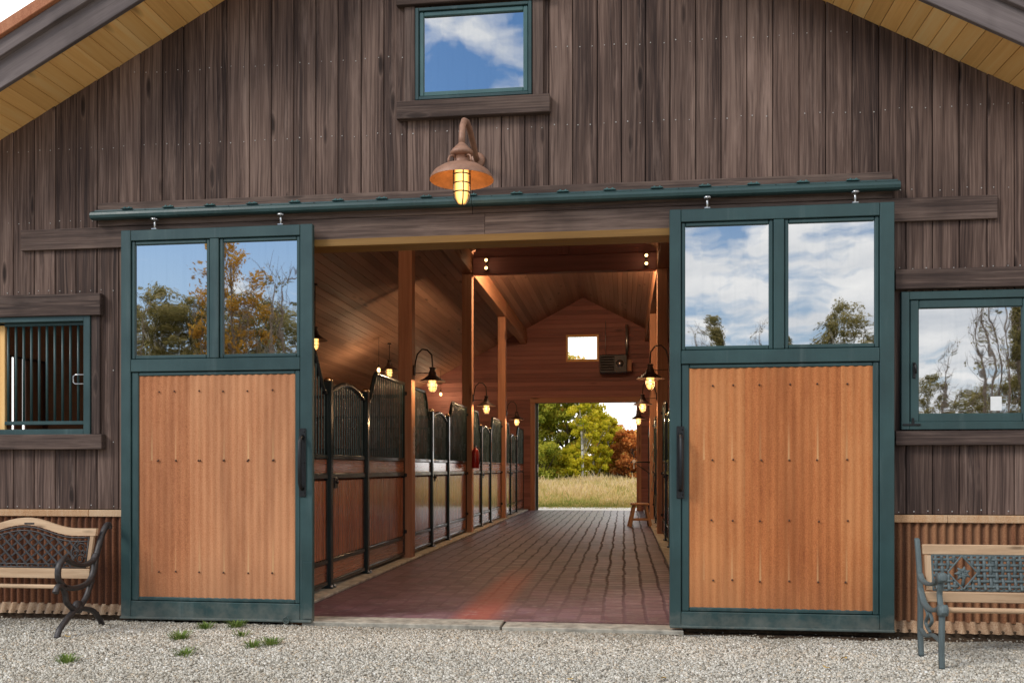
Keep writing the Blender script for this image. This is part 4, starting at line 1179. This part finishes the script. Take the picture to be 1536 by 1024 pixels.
# leafy relief in the diamond
q = MB()
for k in range(14):
    an = R(k*360/14); r = .058 if k % 2 else .04
    p0 = Vector((dcx, ry(dcz)-.016, dcz-.01)); p1 = p0+Vector((r*math.cos(an), -.004, r*math.sin(an)*.95))
    q.tube([p0, (p0*.45+p1*.55)+Vector((0, -.006, .004)), p1], [.006, .013, .004], 6)
q.tube([(dcx, ry(dcz)-.018, dcz-.1), (dcx+.006, ry(dcz)-.02, dcz-.05), (dcx, ry(dcz)-.02, dcz)], [.012, .01, .012], 6)
q.build('leaf_emblem', M['bluegreen'], rb)
for sx in (-1, 1):
    x = sx*(HR); q = MB()
    flat_iron(q, [(-.03, .0), (-.01, .15), (-.01, .35), (-.005, .5), (.03, .7), (.06, .83), (.075, .845)], .036, (.042, .03), x)
    flat_iron(q, [(-.46, .0), (-.45, .12), (-.455, .3), (-.46, .41)], .036, (.036, .042), x)
    flat_iron(q, [(-.005, .5), (-.08, .41), (-.2, .375), (-.33, .385), (-.44, .42), (-.49, .43), (-.5, .39)], .042, .03, x)
    flat_iron(q, [(.0, .6), (-.06, .56), (-.18, .55), (-.33, .575), (-.42, .64), (-.47, .65), (-.48, .61)], .042, .026, x)
    flat_iron(q, [(-.44, .42), (-.41, .5), (-.43, .57), (-.42, .63)], .035, .026, x)
    flat_iron(q, [(-.02, .2), (-.14, .17), (-.28, .2), (-.45, .18)], .03, .025, x)
    flat_iron(q, [(-.1, .38), (-.17, .33), (-.13, .26), (-.22, .21)], .022, .018, x)
    flat_iron(q, [(-.2, .36), (-.26, .3), (-.2, .25)], .022, .018, x)
    for (cy, cz, r) in ((-.47, .405, .04), (-.45, .625, .036)): q.lathe([(.0001, -.03), (r, -.028), (r, .028), (.0001, .03)], (x, cy, cz), 12, Matrix.Rotation(R(90), 3, 'Y'))
    q.build('end_frame', M['bluegreen'], rb)

# ------------------------------------------------------------------ weeds and leaves on the gravel
def weed(n, h, name='weed_tuft'):
    q = MB()
    for i in range(n*4):
        an = random.uniform(0, 6.28); L = h*random.uniform(.5, 1.2); tl = random.uniform(.4, 1.2)
        d = Vector((math.cos(an), math.sin(an), 0)); s_ = Vector((-d.y, d.x, 0))*random.uniform(.0018, .004)
        b0 = d*random.uniform(0, .07); m_ = b0+d*L*tl*.5+Vector((0, 0, L*.6)); e = b0+d*L*tl+Vector((0, 0, L*.75))
        q.add([b0-s_*.6, b0+s_*.6, m_+s_, m_-s_, e], [(0, 1, 2, 3), (3, 2, 4)], None, random.random())
    return q
WD = [((308, 942), 'weed tuft before the left door, between two larger tufts'), ((354, 940), 'green weed tuft growing right at the bottom edge of the left door'), ((269, 958), 'largest weed tuft, in the gravel before the left door'), ((362, 953), 'tiny weed sprig just below the tuft at the left door edge'),
      ((407, 966), 'weed tuft farthest right, before the doorway edge'), ((380, 970), 'small weed tuft left of the one nearest the doorway'), ((277, 982), 'yellow-green weed tuft in the open gravel below the left door'), ((101, 993), 'flat pale weed patch in the gravel before the left bench')]
F_, TH, CAMY, CAMZ = 1332., R(7.19), -7.68, 1.35
def gnd(px, py, z):
    dz = F_*(CAMZ-z)/(py-702); a = math.atan((px-768)/F_); d = dz*math.cos(a-TH)/math.cos(a)
    return d*math.tan(a-TH), d+CAMY
for (p, t), k in zip(WD, (30, 40, 46, 18, 34, 28, 24, 30)):
    x, y = gnd(*p, -.03); o = weed(k, .05+.0006*k).build('weed_tuft', M['weed']); o.location = (x, min(y, -.24), -.034)
    tag(o, t, 'weed', 'weeds in the gravel')
LF = [((855, 1019), 'yellow fallen leaf at the bottom edge below the doorway'), ((995, 1018), 'brown fallen leaf near the bottom edge, right of the yellow one'), ((102, 955), 'yellow fallen leaf beside the front foot of the left bench'),
      ((150, 918), 'pale fallen leaf against the wall behind the left bench'), ((1266, 988), 'fallen leaf in the gravel before the right door'), ((1240, 1002), 'brown fallen leaf in the gravel left of the right bench')]
for p, t in LF:
    x, y = gnd(*p, -.02); q = MB(); r = .028
    vs = [(r*math.cos(a_)*(1+.25*math.cos(3*a_)), r*.75*math.sin(a_), .006*math.cos(2*a_)+.004*random.random()) for a_ in [k*math.pi/5 for k in range(10)]]
    q.add(vs+[(0, 0, .002)], [(k, (k+1) % 10, 10) for k in range(10)])
    o = q.build('fallen_leaf', M['deadleaf']); o.location = (x, min(y, -.3), -.012); o.rotation_euler = (random.uniform(-.2, .2), random.uniform(-.2, .2), random.uniform(0, 6))
    tag(o, t, 'leaf', 'fallen leaves on the gravel')

# ------------------------------------------------------------------ trees
def leaf_cloud(centers, radii, n_per, size, squash=.8):
    C = np.array(centers); rr = np.array(radii)
    idx = np.repeat(np.arange(len(C)), n_per); N = len(idx)
    d = rng.normal(size=(N, 3)); d /= np.linalg.norm(d, axis=1)[:, None]
    rad = rr[idx]*np.power(rng.random(N), .45)
    P = C[idx]+d*rad[:, None]*np.array([1, 1, squash])
    a = rng.normal(size=(N, 3)); a /= np.linalg.norm(a, axis=1)[:, None]
    b = np.cross(a, rng.normal(size=(N, 3))); b /= np.linalg.norm(b, axis=1)[:, None]
    s = size*rng.uniform(.6, 1.3, N)[:, None]
    V = np.stack([P-a*s*.5, P+b*s*.32, P+a*s*.5, P-b*s*.32], 1).reshape(-1, 3)
    Q = np.arange(N*4).reshape(-1, 4)
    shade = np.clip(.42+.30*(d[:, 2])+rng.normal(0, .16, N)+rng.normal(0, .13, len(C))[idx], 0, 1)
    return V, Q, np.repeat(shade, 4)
def tree(name, loc, H, W, leaf, bark, label, cat='tree', group=None, z0=.3, n=70, per=110, size=.16, shape='round', r0=.16, sparse=1., seed=None):
    root = empty(name, loc); tag(root, label, cat, group)
    q = MB(); lean = random.uniform(-.25, .25)
    tp = [Vector((lean*t*t*W*.4+.05*math.sin(t*5), .05*math.cos(t*4)-.05, H*.93*t)) for t in np.linspace(0, 1, 9)]
    q.tube(tp, [r0*(1-.88*t)+.012 for t in np.linspace(0, 1, 9)], 8)
    cs = []; rs = []
    for i in range(n):
        u = random.random(); z = H*(z0+(1-z0)*u)
        if shape == 'round': w = W/2*math.sqrt(max(.05, 1-((u-.42)/.62)**2))
        elif shape == 'cone': w = W/2*(1.03-u)
        else: w = W/2*(.5+.5*math.sin(math.pi*min(1, u*1.05+.12)))
        an = random.uniform(0, 6.283); rr = w*math.sqrt(random.random())*.95
        t = min(1, z/(H*.93)); base = tp[min(8, int(t*8))]
        c = Vector((base.x+rr*math.cos(an), base.y+rr*math.sin(an), z)); cs.append(tuple(c)); rs.append(W*random.uniform(.07, .16)*sparse)
        if i % 2 == 0 or shape == 'bare':
            zb = max(.25*H*z0, z-rr*random.uniform(.5, .9)-.2); tb = min(1, zb/(H*.93)); b0 = tp[min(8, int(tb*8))]
            mid = (b0+c)/2+Vector((0, 0, -.08*rr)); rb_ = r0*.32*(1-tb*.6)
            q.tube([b0, mid, c], [rb_, rb_*.6, rb_*.2+.004], 5, False)
            if shape == 'bare':
                for _ in range(3):
                    q.tube([c, c+Vector((random.uniform(-.5, .5), random.uniform(-.5, .5), random.uniform(.2, .9)))], [.012, .004], 4, False)
    q.build('trunk', M[bark], root)
    if per:
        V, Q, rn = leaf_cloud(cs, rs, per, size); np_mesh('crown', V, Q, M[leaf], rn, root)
    return root
G = 'trees beyond the meadow'
def tz(x, y): return mz(x, y)-.05
for (x, y, H, W, nm, leaf, bark, lab, kw) in [
    (-5.9, 46.5, 8.2, 4.6, 'broadleaf_tree', 'lf_green', 'bark', 'dense green tree at the left edge of the rear doorway', dict(z0=.03, n=170, per=150, size=.2)),
    (-3.6, 48.0, 7.9, 4.2, 'broadleaf_tree', 'lf_green', 'bark', 'dense green tree with reddish sprays, second from the left beyond the meadow', dict(z0=.03, n=170, per=150, size=.2)),
    (-8.6, 50.0, 9.5, 5.0, 'broadleaf_tree', 'lf_green', 'bark', 'green tree mostly hidden by the left jamb of the rear doorway', dict(z0=.03, n=130, per=130, size=.2)),
    (-1.85, 45.5, 6.9, 2.3, 'aspen_tree', 'lf_yellow', 'aspenbark', 'tall yellow-green aspen with white trunk, centre of the rear doorway', dict(z0=.12, n=110, per=120, r0=.07, size=.16)),
    (-2.45, 44.6, 6.3, 2.0, 'aspen_tree', 'lf_yellow', 'aspenbark', 'aspen with white trunk in front of the green trees', dict(z0=.42, n=60, per=80, r0=.085, size=.15)),
    (-1.0, 47.5, 3.9, 1.9, 'aspen_tree', 'lf_yellow', 'aspenbark', 'yellow aspen leaning beside the orange shrubs', dict(z0=.15, n=100, per=110, r0=.09, size=.16)),
    (-.5, 49.5, 3.2, 2.4, 'autumn_shrub', 'lf_yellow', 'bark', 'golden shrub behind the aspens', dict(z0=.02, n=100, per=120, size=.18)),
    (.55, 46.8, 3.0, 2.8, 'autumn_shrub', 'lf_orange', 'bark', 'orange red shrub at the right of the rear doorway', dict(z0=.02, n=120, per=120, size=.18)),
    (-.9, 51.0, 3.3, 3.0, 'autumn_shrub', 'lf_orange', 'bark', 'low orange shrub behind the aspen trunks', dict(z0=.02, n=100, per=120, size=.18)),
    (3.4, 52.0, 4.4, 4.0, 'autumn_shrub', 'lf_orange', 'bark', 'orange shrub hidden beyond the right side of the rear doorway', dict(z0=.02, n=100, per=120, size=.18)),
    (.9, 56.0, 8.5, 2.6, 'bare_tree', 'lf_yellow', 'aspenbark', 'thin nearly bare aspen against the white sky', dict(z0=.3, n=26, per=5, r0=.07, shape='bare', size=.12)),
    (-4.7, 45.0, 2.4, 3.4, 'autumn_shrub', 'lf_green', 'bark', 'green undergrowth shrub at the foot of the left trees', dict(z0=.02, n=80, per=110, size=.16)),
    (-2.9, 45.6, 2.0, 2.6, 'autumn_shrub', 'lf_yellow', 'bark', 'yellow-green undergrowth shrub left of the white trunk', dict(z0=.02, n=70, per=110, size=.16)),
]:
    tree(nm, (x, y, tz(x, y)), H, W, leaf, bark, lab, 'tree' if 'tree' in nm else 'shrub', G, **kw)
# meadow grass
def grass(N):
    y = YB+1.4+np.power(rng.random(N), 1.25)*27; x = -1.2+(rng.random(N)-.5)*(8+ (y-YB)*.35)
    z = np.array([mz(a, b) for a, b in zip(x, y)])
    pat = np.sin(x*1.3+1)*np.sin(y*.55)+.6*np.sin(x*2.9)*np.sin(y*1.3+2)
    far = np.clip((y-YB-2)/7, 0, 1)
    h = (.08+.20*far)*(1+.3*pat)*rng.uniform(.6, 1.3, N); h *= np.where(rng.random(N) < .07, 1.6, 1)
    an = rng.uniform(0, 6.28, N); ln = h*rng.uniform(.1, .5, N); w = .011+.004*rng.random(N)+.012*far
    dx, dy = np.cos(an), np.sin(an); ox, oy = w*np.sin(an*3), w*np.cos(an*3)
    B = np.stack([x, y, z-.02], 1); S = np.stack([ox, oy, np.zeros(N)], 1)
    Mi = B+np.stack([dx*ln*.35, dy*ln*.35, h*.6], 1); T = B+np.stack([dx*ln, dy*ln, h], 1)
    V = np.stack([B-S, B+S, Mi+S*.9, T+S*.25, T-S*.25, Mi-S*.9], 1).reshape(-1, 3)
    i = np.arange(N)*6
    Q = np.concatenate([np.stack([i, i+1, i+2, i+5], 1), np.stack([i+5, i+2, i+3, i+4], 1)])
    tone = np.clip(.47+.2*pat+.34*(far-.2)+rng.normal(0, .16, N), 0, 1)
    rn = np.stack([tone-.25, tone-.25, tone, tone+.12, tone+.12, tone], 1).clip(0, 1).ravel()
    return V, Q, rn
V, Q, rn = grass(60000)
o = np_mesh('meadow_grass', V, Q, M['grass'], rn); tag(o, 'tall dry yellow grass beyond the rear doorway', 'grass', kind='stuff')

# trees behind the photographer: they show only as reflections in the panes
GR = 'trees reflected in the window panes'
def refl(px, py_top, d):
    a = math.atan((px-768)/F_)-TH; zc = d/math.cos(a)*math.cos(a+TH)
    return d*math.tan(a), 7.68-d, CAMZ+(702-py_top)/F_*zc
protoA = protoB = None
spec = [(212, 470, 46, 'olive'), (238, 440, 43, 'olive'), (262, 462, 45, 'olive'), (292, 452, 44, 'olive'), (318, 470, 46, 'olive'), (355, 366, 41, 'gold'), (345, 440, 44, 'olive'), (400, 452, 43, 'olive'), (428, 470, 46, 'olive'),
        (225, 455, 40, 'bare'), (303, 455, 40, 'bare'), (412, 405, 40, 'bare'), (436, 412, 41, 'bare'), (380, 430, 40, 'bare'),
        (1068, 476, 60, 'fir'), (1050, 492, 58, 'bare'), (1145, 486, 58, 'bare'), (1262, 456, 52, 'olive'), (1245, 470, 54, 'fir'), (1180, 500, 60, 'fir'),
        (1398, 566, 38, 'olive'), (1425, 520, 36, 'bare'), (1468, 440, 33, 'bare'), (1482, 430, 32, 'bare'), (1496, 425, 33, 'bare'), (1508, 440, 31, 'bare'), (1524, 440, 33, 'fir'), (1470, 580, 38, 'olive'), (1450, 590, 40, 'olive'), (1535, 430, 34, 'fir')]
cache = {}
for k, (px, py, d, ty) in enumerate(spec):
    x, y, zt = refl(px, py, d); Ht = zt+.1
    lab = {'olive': 'olive leafy tree standing behind the photographer', 'gold': 'golden tree standing behind the photographer', 'bare': 'bare aspen standing behind the photographer', 'fir': 'dark conifer standing behind the photographer'}[ty]
    if ty not in cache:
        kw = {'olive': dict(W=3.9, leaf='lf_olive', bark='aspenbark', z0=.22, n=110, per=110, size=.13), 'gold': dict(W=3.6, leaf='lf_gold', bark='bark', z0=.3, n=100, per=70, size=.13),
              'bare': dict(W=2.2, leaf='lf_olive', bark='bark', z0=.25, n=30, per=4, shape='bare', r0=.09, size=.14), 'fir': dict(W=3.2, leaf='lf_olive', bark='bark', z0=.1, n=120, per=100, shape='cone', size=.12)}[ty]
        o = tree('background_tree', (x, y, -.1), 10., label=lab, group=GR, **kw); cache[ty] = o
    else:
        o = copy_tree(cache[ty]); o.location = (x, y, -.1)
    o.scale = (Ht/10.,)*3; o.rotation_euler = (0, 0, random.uniform(0, 6.28))

# ------------------------------------------------------------------ camera, light, world
cd = bpy.data.cameras.new('camera'); cam = bpy.data.objects.new('camera', cd); COL.objects.link(cam)
cam.location = (0, CAMY, CAMZ); cam.rotation_euler = (R(90), 0, TH)
cd.sensor_width = 36; cd.lens = F_/1536*36; cd.shift_y = 190/1536; cd.clip_end = 2000; cd.clip_start = .05
sc.camera = cam
SUN_EL, SUN_AZ = R(37), R(232)      # azimuth clockwise from +Y: behind the photographer, to the left
sd = Vector((math.sin(SUN_AZ)*math.cos(SUN_EL), math.cos(SUN_AZ)*math.cos(SUN_EL), math.sin(SUN_EL)))
sl = bpy.data.lights.new('sun', 'SUN'); sl.energy = 2.3; sl.angle = R(18); sl.color = (1., .95, .87)
so = bpy.data.objects.new('sun', sl); COL.objects.link(so); so.rotation_euler = (-sd).to_track_quat('-Z', 'Y').to_euler(); so.location = (-8, -20, 25)
W = bpy.data.worlds.new('World'); sc.world = W; W.use_nodes = True
class WT(NT):
    def __init__(s, t): s.t = t
t = WT(W.node_tree); t.t.nodes.clear()
wo = t.n('ShaderNodeOutputWorld'); bg = t.n('ShaderNodeBackground'); bg.inputs[1].default_value = .14
t.t.links.new(bg.outputs[0], wo.inputs[0])
sky = t.n('ShaderNodeTexSky', sky_type='NISHITA'); sky.sun_disc = False; sky.sun_elevation = SUN_EL; sky.sun_rotation = SUN_AZ
sky.air_density = 1.; sky.dust_density = .3; sky.ozone_density = 2.
d = t.n('ShaderNodeTexCoord').outputs['Generated']
sp_ = t.n('ShaderNodeSeparateXYZ'); t.set(sp_.inputs[0], d)
zz = t.math('ADD', t.math('ABSOLUTE', sp_.outputs[2]), .16)
cb = t.n('ShaderNodeCombineXYZ'); t.set(cb.inputs[0], t.math('DIVIDE', sp_.outputs[0], zz)); t.set(cb.inputs[1], t.math('DIVIDE', sp_.outputs[1], zz)); t.set(cb.inputs[2], 3.7)
n1 = t.noise(cb.outputs[0], 4.2, 8., .56, .15); n2 = t.noise(t.vadd(cb.outputs[0], (7.3, 2.1, 0)), .8, 3., .5)
bias = t.math('ADD', t.math('ADD', t.math('MULTIPLY', sp_.outputs[0], .23), t.math('MULTIPLY', t.math('MAXIMUM', sp_.outputs[1], -.15), .4)), t.math('MULTIPLY', sp_.outputs[2], .10))
cov = t.math('ADD', t.math('ADD', t.math('MULTIPLY', n1, .85), t.math('MULTIPLY', n2, .35)), bias)
mask = t.mapr(cov, .50, .63, 0., 1.)
mx = t.mapr(t.noise(t.vadd(cb.outputs[0], (1., 4., 2.)), 2.6, 5., .6), .3, .7, 0., 1.)
bright = t.mix(mx, (6.2, 6.6, 7.2), (10.5, 10.4, 10.2))
back = t.mapr(sp_.outputs[1], -.2, .8, 0., 1.)
bright = t.mix(back, bright, (15.5, 15.3, 15.))
blue = t.mix(t.mapr(sp_.outputs[2], .05, .33, .85, 0.), t.vmul(sky.outputs[0], (.60, .80, .97)), (5.6, 6.5, 7.4))
c = t.mix(mask, blue, bright)
t.set(bg.inputs[0], c)

sc.view_settings.view_transform = 'Standard'; sc.view_settings.look = 'None'; sc.view_settings.exposure = 0; sc.view_settings.gamma = 1
sc.render.engine = 'CYCLES'
cy = sc.cycles
cy.use_denoising = True
try: cy.denoiser = 'OPENIMAGEDENOISE'
except Exception: pass
cy.max_bounces = 8; cy.diffuse_bounces = 4; cy.glossy_bounces = 4; cy.transparent_max_bounces = 12
cy.sample_clamp_indirect = 6.; cy.caustics_reflective = False; cy.caustics_refractive = False
